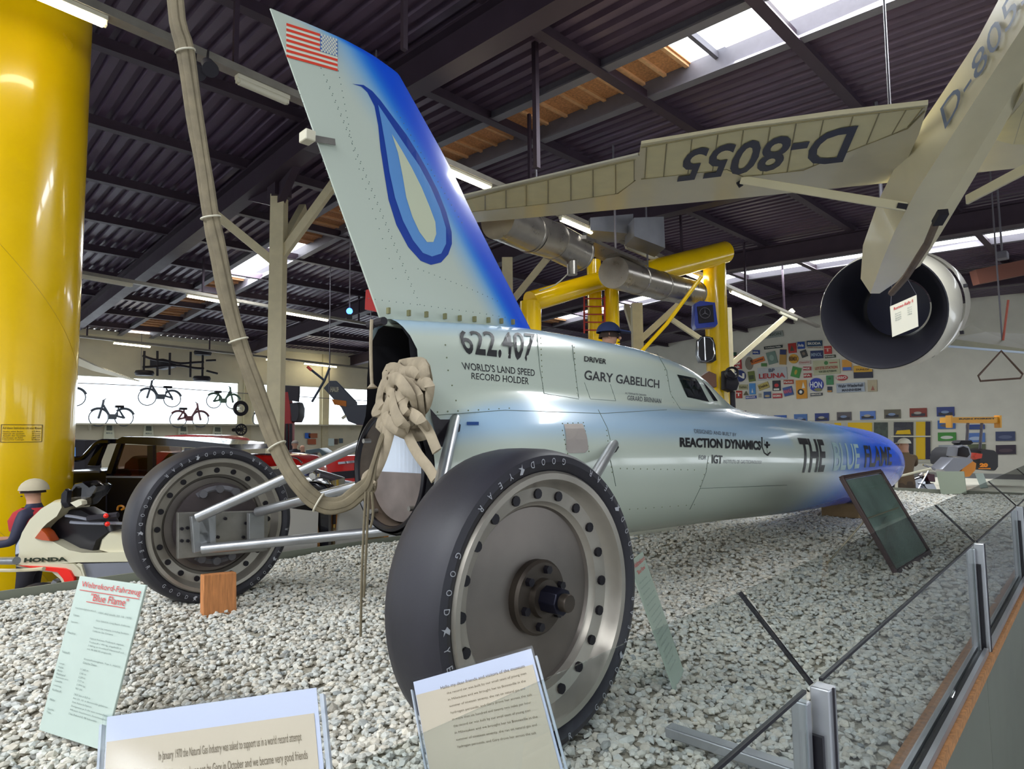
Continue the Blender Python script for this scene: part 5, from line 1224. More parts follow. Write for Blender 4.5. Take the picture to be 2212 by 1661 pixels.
# --- black vintage car with chrome lamps (right of the far wheel)
D = 5.6; r = PD(650, 1080, D); r.z = FZ
vc = thing('vintage_car', 'black vintage car front with chrome headlamp behind the suspension tubes', 'car', r)
part('bonnet', [(548,1012),(600,1010),(640,1018),(680,1030),(712,1040),(714,1060),(690,1078),(560,1082)], D, .6, m_carblk, vc, .1)
part('fender', [(560,1050),(610,1030),(660,1032),(705,1048),(716,1062),(700,1078),(640,1090),(560,1088)], D-.1, .25, m_carblk, vc, .15)
part('headlamp', [(664,1030),(668,1021),(676,1018),(684,1024),(684,1034),(674,1040)], D-.15, .12, m_chrome, vc, .3)
part('chrome_trim', [(640,1032),(680,1028),(708,1038),(712,1046),(680,1040),(640,1040)], D-.12, .05, m_chrome, vc, .1)
part('bumper', [(715,1078),(722,1072),(732,1080),(732,1104),(720,1100)], D-.1, .1, m_chrome, vc, .2)
part('lower_body', [(560,1080),(712,1078),(712,1200),(560,1200)], D+.05, .6, m_carblk, vc, .03)
# --- red cars and truck
D = 13; r = PD(430, 1000, D); r.z = FZ
rc = thing('red_car', 'red car with a white-edged roof behind the black off-road car', 'car', r)
part('roof', [(335,948),(356,941),(400,938),(450,940),(478,946),(488,956),(420,952),(350,952)], D, 1.4, m_carred, rc, .05)
part('windscreen_frame', [(350,950),(420,951),(482,956),(500,976),(498,982),(478,980),(400,962)], D-.02, .1, m_lampw, rc, .03)
part('body', [(300,990),(340,975),(480,982),(620,985),(650,1000),(650,1080),(300,1080)], D+.2, 1.3, m_carred, rc, .03)
D = 9.5; r = PD(580, 1000, D); r.z = FZ
rc = thing('red_car', 'glossy red rounded car behind the cream post', 'car', r)
part('body', [(515,986),(560,980),(600,981),(640,988),(655,1000),(662,1020),(660,1120),(520,1120),(515,1000)], D, 1.2, m_carred, rc, .08)
wires('chrome_line', [smooth_path([PD(x, y, D-.01) for x, y in ((515,987),(560,982),(600,983),(640,990),(652,1000))])], .015, m_chrome, rc)
D = 23; r = PD(740, 1010, D); r.z = FZ
rc = thing('fire_truck', 'red truck with an open front behind the nozzle of the record car', 'truck', r)
part('body', [(640,1000),(700,985),(790,982),(800,1040),(795,1140),(640,1140)], D, 1.6, m_carred, rc, .02)
part('cab_roof', [(655,1000),(660,972),(690,968),(705,978),(706,990),(700,990),(690,975),(668,980),(664,1000)], D+.1, 1, mat('slate_paint', '#3b4a50', .3), rc, .03)
part('grille', [(715,1020),(765,1016),(765,1032),(715,1036)], D-.03, .05, m_dark, rc, .03)
part('chrome_badge', [(730,998),(770,994),(770,999),(730,1003)], D-.03, .04, m_chrome, rc, .03)
# --- vertical red and black truck part standing behind the post
D = 20; r = PD(625, 950, D); r.z = FZ
tv = thing('upended_vehicle', 'red and black vehicle chassis standing upright behind the cream post', 'vehicle', r)
part('red_frame', [(611,845),(622,845),(630,900),(628,1040),(611,1040)], D, .3, mat('deep_red', '#8a1a1c', .5), tv, .02)
part('black_panel', [(611,832),(645,834),(645,848),(643,868),(611,862)], D, .15, m_dark, tv, .02)
part('tyre', [(625,870),(642,868),(646,880),(645,900),(640,912),(626,912)], D, .6, m_tyre, tv, .1)
wires('ladder', [[PD(x, 915, D), V((PD(x, 1000, D).x, PD(x, 1000, D).y, FZ))] for x in (612, 620, 628)], .05, m_dark, tv)
# --- window-shelf mopeds
B().box((10, 27.62, 1.60), (30, .75, .05)).build('trim_3', m_lampw, kind='structure', smooth=False)
for x in range(-3, 25, 4): B().box((x, 27.8, 1.48), (.05, .35, .2)).build('shelf_bracket', m_lampw, kind='structure', smooth=False)
m_mop = mat('moped_frame', '#5b6470', .45); m_mopr = mat('moped_maroon', '#7a4a52', .45)
def moped(lab, fr, rr_, rad_px, m, y=27.45, ax=None, extra=()):
    c0, c1 = PY(*fr, y), PY(*rr_, y); r_ = rad_px
    t = thing('moped', lab, 'moped', V(((c0.x+c1.x)/2, y, c0.z-r_)), 'mopeds shown in the window band')
    for c in (c0, c1):
        w = B().tube([c+V((r_*cos(a_), 0, r_*sin(a_))) for a_ in [2*pi*k/28 for k in range(28)]], .022, 6, closed=True); w = w.build('wheel', m_mop, t)
        b = B()
        for k in range(0): b.tube([c, c+V((r_*cos(k*pi/4), 0, r_*sin(k*pi/4)))], .004, 3)
        b.ball(c, .05, 8, 6); b.build('spokes', m_mop, w)
    u = c1-c0; s_ = 1 if u.x > 0 else -1; L_ = abs(u.x); k = lambda a_, z: V((c0.x+s_*a_*L_, y, c0.z+z))
    wires('frame', [[k(.0, 0), k(.14, r_*1.55), k(.17, r_*2.1)], [k(.16, r_*1.5), k(.42, r_*.25), k(.72, r_*.2), k(1, 0)], [k(.72, r_*.2), k(.74, r_*1.2), k(1, 0)]], .045, m, t)
    b = B(); b.box(k(.52, r_*.12), (L_*.34, .2, r_*.62)); b.build('engine', m, t, bevel=.03)
    b = B(); b.box(k(.80, r_*1.35), (L_*.34, .18, .10)); b.build('saddle', m_dark, t, bevel=.02)
    wires('handlebar', [[k(.17, r_*2.1), k(.26, r_*2.25)]], .02, m_mop, t)
    wires('mudguard', [[c+V((r_*1.12*cos(a_), 0, r_*1.12*sin(a_))) for a_ in [radians(d_) for d_ in range(20, 150, 13)]] for c in (c0, c1)], .04, m, t)
    return t
moped('dark moped standing on the sill in the second window, lower left', (213, 902), (268, 902), .34, m_mop)
moped('maroon moped standing on the sill in the second window, lower right', (433, 906), (385, 906), .34, m_mopr)
moped('moped hung from the wire in the middle of the second window', (318, 858), (372, 862), .34, m_mop, ax=1)
moped('green moped hung from the wire at the right of the second window', (503, 868), (462, 866), .32, mat('moped_green', '#5d7a68', .45))
moped('moped hung from the wire beside the yellow column', (163, 858), (118, 856), .34, m_mop)
moped('moped standing low in the third window behind the strap', (560, 905), (600, 906), .32, m_mop)
wr = B().tube([PY(142, 826, 27.4), PY(300, 833, 27.4), PY(520, 849, 27.4), PY(700, 860, 27.4), PY(900, 872, 27.4)], .018, 5); wr.build('hanging_wire', m_steel_l, label='thin wire strung across the window band', cat='wire')
# tyre and spoked wheel hung on the pilaster
for (x, y, r_, nm, lab, cat_) in ((520, 882, .27, 'tyre', 'dark tyre hung on the pilaster between the windows', 'tyre'), (521, 928, .24, 'spoked_wheel', 'spoked wooden wheel hung below the dark tyre', 'wheel')):
    c = PY(x, y, 27.1); t = thing(nm, lab, cat_, c)
    B().tube([c+V((r_*cos(a_), 0, r_*sin(a_))) for a_ in [2*pi*k/32 for k in range(32)]], .085 if nm == 'tyre' else .035, 8, closed=True).build('ring', m_dark, t)
    b = B(); b.cyl(c-V((0, .06, 0)), V((c.x, LW-.02, c.z)), .08, 12)
    for k in range(10): b.tube([c, c+V((r_*cos(k*pi/5), 0, r_*sin(k*pi/5)))], .012 if nm == 'tyre' else .02, 4)
    b.build('hub_and_spokes', m_dark if nm != 'tyre' else m_lampw, t)
# hung chassis
y = 26.6; cc = PY(385, 790, y); ch = thing('car_chassis', 'bare dark car chassis hung flat above the window', 'chassis', cc)
P_ = lambda x, yy: PY(x, yy, y)
wires('side_rails', [smooth_path([P_(308,768), P_(330,776), P_(360,780), P_(390,785), P_(420,783), P_(440,782)]), smooth_path([P_(308,793), P_(335,792), P_(360,790), P_(390,790), P_(420,795), P_(440,796)])], .05, m_dark, ch)
for ax_ in ([[P_(312,758), P_(310,810)], [P_(438,766), P_(437,818)], [P_(367,762), P_(366,810)], [P_(412,760), P_(411,815)], [P_(340,758), P_(340,812)], [P_(445,779), P_(466,778)], [P_(446,801), P_(470,807)]]): wires('cross_member', [ax_], .045, m_dark, ch)
part('engine', [(322,776),(350,774),(372,780),(372,792),(345,798),(322,792)], (cc-CAMP).dot(CF)-.1, .4, m_dark, ch, .1)
for x, yy in ((438, 762), (436, 818), (312, 806)):
    c = P_(x, yy); B().lathe(c-V((0, 0, .1)), (0, 0, 1), [(.1, 0), (.32, 0), (.36, .1), (.32, .2), (.1, .2)], 24, (1, 1)).build('wheel', m_dark, ch)
wires('suspension_wires', [[P_(306, 720), P_(305, 806)]], .01, m_steel_l, ch)
# white wing tip
q = [PD(100, 740, 14), PD(150, 764, 14), PD(205, 790, 14), PD(300, 824, 14), PD(278, 820, 14), PD(200, 801, 14), PD(150, 782, 14), PD(100, 760, 14)]
b = B().prism(q, V((.2, .6, .06))); b.build('wing_tip', m_hon, label='cream wing tip pointing down in front of the window band', cat='wing', smooth=False)
hang(bpy.data.objects['wing_tip'], PD(150, 772, 14.1))
# stands under the window
for k, (x, lab) in enumerate(((236, 'first'), (321, 'second'), (396, 'third'), (470, 'fourth'))):
    q = [PY(x-13, 953 if k < 3 else 952, 27.7), PY(x+12, 953, 27.7), PY(x+9, 916+k*1.5, 27.95), PY(x-9, 915+k*1.5, 27.95)]
    b = B(); slab(b, q, .03); s_ = b.build('caption_board', mat('board_cream', '#dfe0c8', .5), label='pale caption board under the window, %s from the yellow column' % lab, cat='caption', group='caption boards under the window', smooth=False)
    b = B(); slab(b, [p+V((0, -.02, 0)) for p in sub(q, .2, .8, .62, .9)], .01); b.build('caption_photo', mat('caption_grey', '#6b7268', .6), s_, smooth=False)
    b = B(); words(b, 'MOFA 25', sub(q, .2, .8, .4, .5), .03, .03); b.build('caption_text', m_grey, s_, smooth=False, fix=False)
# screen cabinet at left
D = 15; t = thing('screen_cabinet', 'dark cabinet with a blue lit screen beside the yellow column', 'cabinet', V((PD(160, 980, D).x, PD(160, 980, D).y, FZ)))
part('cabinet', [(130,949),(184,951),(184,1060),(130,1060)], D, .6, m_dark, t, .01)
part('screen', [(140,966),(162,966),(162,990),(140,990)], D-.02, .02, mat('screen_blue', (.05, .12, .28), .3, emit=1.2), t, .01)
# display boards beyond the gravel edge
m_bd = mat('board_grey', '#bdb9b2', .6); m_or = mat('orange_wood', '#c98a4a', .5, nz=.1)
bxs = [([(575,1215),(680,1202),(688,1105),(600,1095)], 'widest grey display board behind the far rear wheel'), ([(716,1200),(786,1192),(792,1085),(735,1088)], 'grey display board behind the hanging cords')]
for pts, lab in bxs:
    P = [PY(x, y, 2.55) for x, y in pts]; P[0].z = P[1].z = FZ; B().prism(P, (0, .04, 0)).build('display_board', m_bd, smooth=False, label=lab, cat='board')
for (x, ya, yb, ph, lab) in ((708, 1108, 1200, 1, 'orange-edged frame with a dark engine photo between the display boards'), (812, 1085, 1185, 1, 'orange-edged frame with a photo below the nozzle')):
    t = thing('photo_stand', lab, 'stand', V((PY(x, ya, 2.6).x, 2.6, FZ)))
    for dx in (-22, 22):
        a_, c_ = PY(x+dx, ya, 2.6), PY(x+dx-4, yb, 2.6); a_.z = c_.z = 0; a_ = PY(x+dx, ya, 2.6); c_ = V((a_.x, a_.y, FZ)); B().bar(a_, c_, .03, .04, up=(1, 0, 0)).build('upright', m_or, t, smooth=False)
    q = [PY(x-18, 1134, 2.6), PY(x+18, 1132, 2.6), PY(x+18, 1110 if x < 750 else 1090, 2.6), PY(x-18, 1110 if x < 750 else 1092, 2.6)]; b = B(); slab(b, q, .01); b.build('photo', mat('photo_dark', '#2e2930', .4, nz=.5, ns=20), t, smooth=False)
    q = [PY(x-18, 1185, 2.6), PY(x+16, 1180, 2.6), PY(x+17, 1140, 2.6), PY(x-18, 1142, 2.6)]; b = B(); slab(b, q, .01); b.build('photo', mat('photo_tan', '#a08c68', .5, nz=.5, ns=15), t, smooth=False)
# --- helicopter tail
D = 19; hp = thing('helicopter_tail', 'dark helicopter tail with a small rotor above the window band', 'helicopter', PD(760, 880, D))
part('tail_fin', [(698,838),(712,822),(724,822),(768,868),(770,900),(738,882)], D, .25, mat('slate', '#333c4a', .4), hp, .03)
part('tail_boom', [(735,880),(770,874),(830,872),(840,920),(770,918),(750,910)], D-.1, .9, mat('slate', '#333c4a'), hp, .05)
part('orange_panel', [(716,862),(748,866),(748,878),(722,874)], D-.02, .02, mat('heli_orange', '#c7762a', .5), hp, .02)
q = [PD(713, 847, D-.03), PD(733, 847, D-.03), PD(731, 836, D-.03), PD(714, 835, D-.03)]; b = B(); words(b, 'HAUF', q, .0, .06); b.build('lettering', mat('pale_ink', '#a9a795', .5), hp, smooth=False, fix=False)
c = PD(701, 822, D-.1); wires('rotor_blades', [[c, PD(664, 792, D-.1)], [c, PD(712, 795, D-.1)], [c, PD(690, 840, D-.1)], [c, PD(674, 868, D-.1)]], .035, MATS['slate'], hp)
wires('blade_tips', [[PD(664, 792, D-.12), PD(673, 800, D-.12)]], .045, mat('tip_red', '#b5402e', .5), hp)
hang(hp, PD(711, 850, D)); hang(hp, PD(800, 885, D+.2))
wires('cables', [[PD(710, 790, D), PD(711, 850, D)], [PD(795, 925, D-.2), PD(790, 900, D-.2)]], .012, m_steel_l, hp)
B().ball(PD(786, 936, D-.2), .09).build('beacon', m_dark, hp); part('lamp', [(736,902),(744,896),(748,900),(740,906)], D-.15, .08, m_lampw, hp, .1)
# things hung on the far wall below the window
for (x, y, w, h, c_, nm, lab) in ((665, 941, 6, 6, '#2d6bd0', 'badge', 'round blue badge on the wall below the window'), (676, 941, 10, 5, '#a8623a', 'sign', 'small orange sign beside the blue badge'), (674, 954, 9, 6, '#b0592e', 'sign', 'orange and black chevron sign on the wall'), (712, 955, 10, 8, '#d6e6e2', 'sign', 'white lit sign between the window and the red truck'),
        (726, 954, 4, 6, '#5c4a40', 'picture', 'small brown picture right of the white sign'), (737, 952, 4, 5, '#4d6170', 'picture', 'small grey-blue picture right of the brown one'), (522, 960, 3, 3, '#c33a30', 'sign', 'tiny red sign below the spoked wheel')):
    q = [PY(x-w, y+h, 27.9), PY(x+w, y+h, 27.9), PY(x+w, y-h, 27.9), PY(x-w, y-h, 27.9)]; b = B(); slab(b, q, .03); b.build('wall_'+nm if nm != 'sign' else 'wall_sign', mat('w'+c_, c_, .5), label=lab, cat=nm, smooth=False, bevel=.01)
# ================================================================ YELLOW TOWER FITTINGS
D = 15.4
def star(b, c, r, a_, u_, th=.02):
    for k in range(3):
        t = pi/2+2*pi*k/3; d_ = a_*cos(t)+u_*sin(t); p_ = a_*cos(t+pi/2)+u_*sin(t+pi/2)
        b.prism([c+p_*r*.09, c+d_*r, c-p_*r*.09, c-d_*r*.08], CFH*th)
    b.tube([c+a_*(r*cos(q_))+u_*(r*sin(q_)) for q_ in [2*pi*k/28 for k in range(28)]], r*.06, 5, closed=True)
t = thing('truck_grille', 'blue truck grille with a star emblem on the yellow tower', 'grille', PD(1525, 680, D-.4))
part('grille_frame', [(1502,655),(1512,649),(1545,653),(1551,700),(1546,706),(1504,710),(1500,700)], D-.6, .3, mat('truck_blue', '#1d3aa0', .35), t, .02)
part('grille_mesh', [(1506,662),(1540,658),(1543,695),(1510,698)], D-.63, .04, m_dark, t, .01)
b = B(); star(b, PD(1523, 676, D-.66), .12, V((CR.x, CR.y, 0)).normalized(), V((0, 0, 1))); b.build('star_emblem', m_steel_l, t)
t = thing('radiator_grille', 'chrome-framed black radiator grille hanging under the blue one', 'grille', PD(1528, 755, D-.5))
part('radiator', [(1510,732),(1520,728),(1540,728),(1546,745),(1548,778),(1540,783),(1514,782),(1508,765)], D-.6, .25, m_black, t, .03)
rim = [(1508,738),(1514,729),(1522,727),(1534,729),(1541,738),(1543,765),(1538,776),(1526,781),(1514,779),(1509,768)]
wires('chrome_rim', [[PD(x, y, D-.62) for x, y in rim+rim[:1]], [PD(1522, 728, D-.63), PD(1524, 778, D-.63)]], .018, m_chrome, t)
part('box_lantern', [(1516,812),(1532,801),(1548,808),(1549,836),(1519,838)], D-.5, .3, mat('lantern_brown', '#6e4a38', .6), thing('box_lantern', 'brown box lantern below the radiator grille', 'lantern', PD(1532, 820, D-.4)), .04)
t = thing('horn_lamp', 'round black headlamp housing beside the yellow tower', 'lamp', PD(1580, 825, D-.3))
part('housing', [(1566,800),(1580,797),(1594,812),(1599,828),(1594,842),(1580,846),(1566,840)], D-.4, .35, m_dark, t, .2); wires('ring', [[PD(1568+13*(1+cos(a_)), 806+12*sin(a_), D-.45) for a_ in [2*pi*k/16 for k in range(17)]]], .03, m_black, t)
P = PD(1582, 845, D-.2); B().cyl(P, V((P.x, P.y, FZ)), .06, 10).build('pole', m_dark, t)
b = B(); b.tube([PD(1515, 598, 13), PD(1440, 700, 13), PD(1385, 760, 13)], .04, 8); b.build('yellow_pole', m_yel, label='thin yellow pole slanting in front of the cream braces', cat='pole')

# ================================================================ SIGNS ON THE BACK WALL
WX = BX-.02
def wsign(name, cx, cy, w, h, col, lab, rot=0, txt=None, tcol='#e8e4d4', shape='r', cat='sign', extra=None, grp='old enamel signs on the back wall'):
    c_, s_ = cos(radians(rot)), sin(radians(rot))
    def P(a_, u_, off=0): x = cx+a_*w/2*c_-u_*h/2*s_*1; y = cy-a_*w/2*s_-u_*h/2*c_; p = PX(x, y, WX); p.x -= off; return p
    if shape == 'r': pts = [P(-1, -1), P(1, -1), P(1, 1), P(-1, 1)]
    elif shape == 'o': pts = [P(cos(t), sin(t)) for t in [2*pi*k/24 for k in range(24)]]
    else: pts = [P(-1, -1), P(1, -1), P(0, 1)]
    sg = B().prism(pts, (-.05, 0, 0)).build(name, mat('s'+col, col, .45, nz=.06, ns=6), label=lab, cat=cat, smooth=False, group=grp)
    k = 0
    for (a0, a1, u0, u1, c2, kind) in (extra or []):
        if kind == 'o': pp = [P((a0+a1)/2+(a1-a0)/2*cos(t), (u0+u1)/2+(u1-u0)/2*sin(t), .05) for t in [2*pi*i/20 for i in range(20)]]
        elif kind == 't': pp = [P(a0, u0, .05), P(a1, u0, .05), P((a0+a1)/2, u1, .05)]
        else: pp = [P(a0, u0, .05), P(a1, u0, .05), P(a1, u1, .05), P(a0, u1, .05)]
        B().prism(pp, (-.01-.004*k, 0, 0)).build('sign_panel', mat('s'+c2, c2, .45), sg, smooth=False); k += 1
    if txt:
        b = B()
        for (s2, a0, a1, u0, u1, c2) in (txt if isinstance(txt, list) else [(txt, -.85, .85, -.45, .45, tcol)]):
            bb = B(); q = [P(a0, u0, .08), P(a1, u0, .08), P(a1, u1, .08), P(a0, u1, .08)]; vs, fs, _ = text2d(s2, .03); bb.add([bil(q, x, y) for x, y in vs], fs); bb.build('sign_text', mat('t'+c2, c2, .5), sg, smooth=False, fix=False)
    return sg
N = 'wall_sign'
wsign(N, 1670, 723, 44, 13, '#9aa097', 'grey-green plate, topmost sign of the back wall', 8, 'SIMSON', '#5f665e')
wsign(N, 1671, 750, 40, 6, '#2b3230', 'long thin black plate under the topmost sign', 6, 'Autohaus Halle')
wsign(N, 1579, 765, 24, 8, '#2f5a44', 'dark green plate behind the cream brace, top left')
wsign(N, 1588, 783, 28, 30, '#b8282c', 'red square sign reading Diesel Tankbetrieb', 4, [('Diesel', -.85, .85, -.35, .05, '#e8e4d4'), ('Tank', -.85, .85, -.85, -.45, '#e8e4d4')], extra=[(-.4, .3, .2, .9, '#c9b0a4', 'o')])
wsign(N, 1613, 764, 14, 8, '#c4c8cc', 'faint white plate right of the red diesel sign')
wsign(N, 1634, 761, 15, 9, '#23408c', 'small blue plate above the orange tyre sign', 0, 'ARAL')
wsign(N, 1619, 785, 17, 28, '#7d7364', 'grey tyre-shaped sign with an orange banner', 0, shape='o')
wsign(N, 1637, 779, 30, 10, '#d8742a', 'slanted orange banner across the grey tyre-shaped sign', 18, 'Conti', '#5a2a14')
wsign(N, 1651, 788, 12, 7, '#4d7a3a', 'tiny green plate under the slanted diamond sign')
wsign(N, 1668, 773, 20, 26, '#6f8578', 'tilted grey-green square sign', 15, extra=[(-.5, .5, -.5, .5, '#8fa294', 'o')])
wsign(N, 1692, 771, 14, 33, '#b0863a', 'tall ochre and blue upright sign', -2, extra=[(-.95, .95, .3, .95, '#23305c', 'r')])
wsign(N, 1712, 752, 17, 21, '#b33024', 'red sign with a dark figure, top row', 6, extra=[(-.6, .5, -.6, .6, '#4d4a34', 't')])
wsign(N, 1731, 746, 15, 15, '#1f4a9c', 'blue square sign left of the wide blue-grey sign', 3, 'Avia')
wsign(N, 1760, 742, 33, 12, '#2f4a66', 'wide blue-grey sign with white capitals, top row', 2, 'SKODA')
wsign(N, 1761, 750.5, 33, 4, '#b8b8a6', 'pale strip under the wide blue-grey sign', 0, 'service', '#8a4038')
wsign(N, 1715, 775, 21, 20, '#cf9a22', 'round yellow sign with brown letters, upper rows', 0, 'BEMIX', '#5a3c14', 'o')
wsign(N, 1737, 764, 13, 15, '#3a3a38', 'small black diamond sign right of the round yellow one', 20, extra=[(-.5, .5, -.5, .5, '#7a6a5a', 'o')])
wsign(N, 1765, 766, 27, 17, '#20305e', 'navy rectangular sign below the wide blue-grey sign', 3, 'MINOL', '#8fa0b4')
wsign(N, 1789, 756, 16, 17, '#c02a24', 'red sign partly behind the jet intake', 3, 'T', '#e0b0a0')
wsign(N, 1794, 770, 23, 6, '#3c4030', 'dark plate just below the jet intake', 5, 'Ersatzteile')
wsign(N, 1739, 783, 26, 8, '#c9b8ac', 'faint pink plate above the red pair', 4, 'Champion', '#b05a50')
wsign('lettered_sign', 1669, 807, 63, 27, '#b9bcba', 'white sign with large red letters in the middle of the signs', 3, [('LEUNA', -.9, .9, -.75, .05, '#a81f22'), ('BP', -.22, .2, .25, .8, '#3a4258')])
wsign(N, 1599, 812, 25, 25, '#21336f', 'round blue sign with a white letter N', 0, 'N', shape='o')
wsign(N, 1624, 813, 14, 22, '#6a7430', 'olive picture sign left of the big red-lettered sign', 8, extra=[(-.7, .7, -.6, .2, '#3c4424', 'r')])
wsign(N, 1720, 804, 19, 22, '#3f8a38', 'tilted green sign right of the big red-lettered sign', -14, extra=[(-.3, .3, -.5, .5, '#b8a03a', 'o')])
wsign(N, 1744, 796, 17, 8, '#a8303a', 'upper of two small red plates', 0, 'MZ')
wsign(N, 1745, 811, 17, 9, '#a82a30', 'lower of two small red plates', 3, 'IFA')
wsign('filling_station_sign', 1786, 793, 57, 31, '#b9b894', 'large cream sign of a last filling station with a green dot', 4, [('LETZTE STATION', -.85, .85, -.3, .1, '#b0503c'), ('VOR DER AUTOBAHN', -.6, .75, -.75, -.45, '#4a5a3c')], extra=[(-.15, .15, .3, .85, '#3c7a3c', 'o'), (.25, .85, .5, .62, '#b0342a', 'r')])
wsign(N, 1830, 789, 20, 24, '#dc9a2e', 'orange and blue sign right of the cream filling station sign', 2, extra=[(-.9, .95, -.95, -.35, '#3a66b4', 'r')])
wsign(N, 1865, 803, 41, 27, '#1f2238', 'navy and yellow sign below the jet intake', 2, [('DUNLOP', -.7, .7, .2, .5, '#6a4c14')], extra=[(-.98, .98, -.05, .98, '#d8a420', 'r')])
wsign(N, 1793, 821, 15, 20, '#3a8250', 'small green upright sign under the cream one', 2, extra=[(-.4, .4, .1, .6, '#285c38', 'o')])
wsign(N, 1819, 816, 25, 12, '#b83436', 'red oval sign with white script', 4, 'ESSO', '#e6d8cc', 'o')
wsign(N, 1764, 831, 31, 29, '#2a3aa0', 'large round blue sign with white letters', 0, 'HON', '#d8dce4', 'o', extra=[(-.3, .8, -.95, -.5, '#7a7a4a', 'o')])
wsign(N, 1732, 841, 23, 40, '#d89420', 'tall orange sign with a black and white lamp', 3, extra=[(-.75, .5, -.6, .05, '#1c1a16', 'o'), (-.4, .15, -.45, -.1, '#e8e6dc', 'o'), (.1, .7, .1, .8, '#e0dccc', 't')])
wsign(N, 1678, 833, 17, 22, '#26242c', 'black sign with a red figure, left of the small rust-red plate', 2, extra=[(-.5, .6, -.3, .4, '#c02a2c', 'o'), (-.7, .7, -.9, -.55, '#d8d4c8', 'r')])
wsign(N, 1704, 825, 21, 9, '#a8442e', 'small rust-red plate above the tilted blue sign', 3, 'Perlon')
wsign(N, 1703, 845, 20, 19, '#3c5590', 'tilted blue sign with a pink word, bottom rows', 14, 'MAHLE', '#c86070')
wsign(N, 1650, 834, 23, 13, '#bba85c', 'tilted pale yellow sign', 20, 'Deka', '#5c4e20')
wsign(N, 1626, 840, 13, 24, '#4a8ac4', 'light blue upright sign with a white figure', 2, extra=[(-.3, .3, -.7, .1, '#e6dcd0', 't')])
wsign(N, 1606, 836, 18, 11, '#a9a47c', 'faded cream sign under the round N sign', 0, 'Reifen', '#6c6a48')
wsign(N, 1597, 852, 13, 16, '#b0301f', 'small red sign with a white letter T', 0, 'T')
wsign(N, 1612, 849, 11, 9, '#5f5a3c', 'small olive triangle sign', 0, shape='t')
wsign(N, 1623, 858, 23, 6, '#3a4a9a', 'narrow blue plate, lowest at left', 4, 'BEROLINA')
wsign(N, 1642, 854, 5, 8, '#a09c88', 'tiny grey sign in the bottom row')
wsign(N, 1658, 853, 15, 14, '#33507e', 'blue picture sign in the bottom row', 2, extra=[(-.7, .8, -.7, 0, '#b09a70', 'o')])
wsign(N, 1680, 855, 20, 10, '#b8343a', 'red plate in the bottom row', 2, 'SIGMA')
wsign(N, 1764, 852, 26, 6, '#40424a', 'narrow dark plate under the large round blue sign', 4, 'HERCULES')
wsign(N, 1793, 841, 10, 12, '#1f2a3c', 'small black and orange sign left of the railway plate', 0, extra=[(-.9, .9, -.95, -.4, '#c88a3a', 'r')])
wsign('railway_plate', 1838, 837, 61, 20, '#a9b2bc', 'long grey sign with two lines of dark print', 3, [('Wahr Wiederhall', -.88, .9, .05, .75, '#3c424e'), ('MANNHEIM', -.6, .75, -.8, -.25, '#3c424e')])
wsign(N, 1885, 833, 20, 25, '#b5a888', 'faded poster at the right end of the signs', 2, extra=[(-.3, .5, -.8, 0, '#9a5a48', 't')], cat='poster')
# photos
G2 = 'photo prints on the back wall'
rowp = [(1646, 903, 26, 11, '#3b62a8'), (1686, 904, 27, 14, '#2f5aa6'), (1730, 903, 28, 17, '#4a70a8'), (1776, 901, 30, 17, '#2a3a78'), (1824, 899, 31, 18, '#5a5456'), (1875, 897, 33, 18, '#5b7cc0'), (1928, 894, 35, 19, '#66604e'), (1984, 891, 37, 19, '#8a3a2c'), (2043, 889, 38, 20, '#33407c')]
ordn = ['first', 'second', 'third', 'fourth', 'fifth', 'sixth', 'seventh', 'eighth', 'ninth']
for k, (x, y, w, h, c) in enumerate(rowp):
    wsign('photo_print', x, y, w, h, c, 'photo print in the top row of the back wall, %s from left' % ordn[k], 1.5, cat='photo', grp=G2, extra=[(-.8, .8, -.8, -.2, '#2e2c34', 'r'), (-.5, .4, -.4, .2, '#a8a296' if k % 2 else '#7d90b0', 'o')])
for (x, y, w, h, c, lab, e) in [(2045, 917, 38, 18, '#3a64a4', 'blue landscape photo left of the yellow dragster wing', '#6c5c54'), (2046, 943, 39, 18, '#3f8a34', 'green photo of a white boat-shaped car', '#cfd0c4'), (2047, 971, 38, 20, '#a3a8aa', 'washed-out grey photo behind the dragster wheel', '#b4b6b0'),
        (2107, 922, 40, 10, '#2a4690', 'blue photo just under the yellow dragster wing', '#38507c'), (2108, 945, 40, 20, '#5578b8', 'pale blue photo between the wing struts', '#a8b8d0'), (2110, 968, 38, 18, '#5d6448', 'dark photo hidden behind the dragster engine', '#4a4c3c'), (2172, 942, 42, 20, '#3c4668', 'dark blue photo at the right end, upper', '#5c6480'), (2173, 971, 43, 20, '#3a2f3c', 'dark brown photo at the right end, lower', '#54444c')]:
    wsign('photo_print', x, y, w, h, c, lab, 1, cat='photo', grp=G2, extra=[(-.7, .7, -.6, .2, e, 'o')])
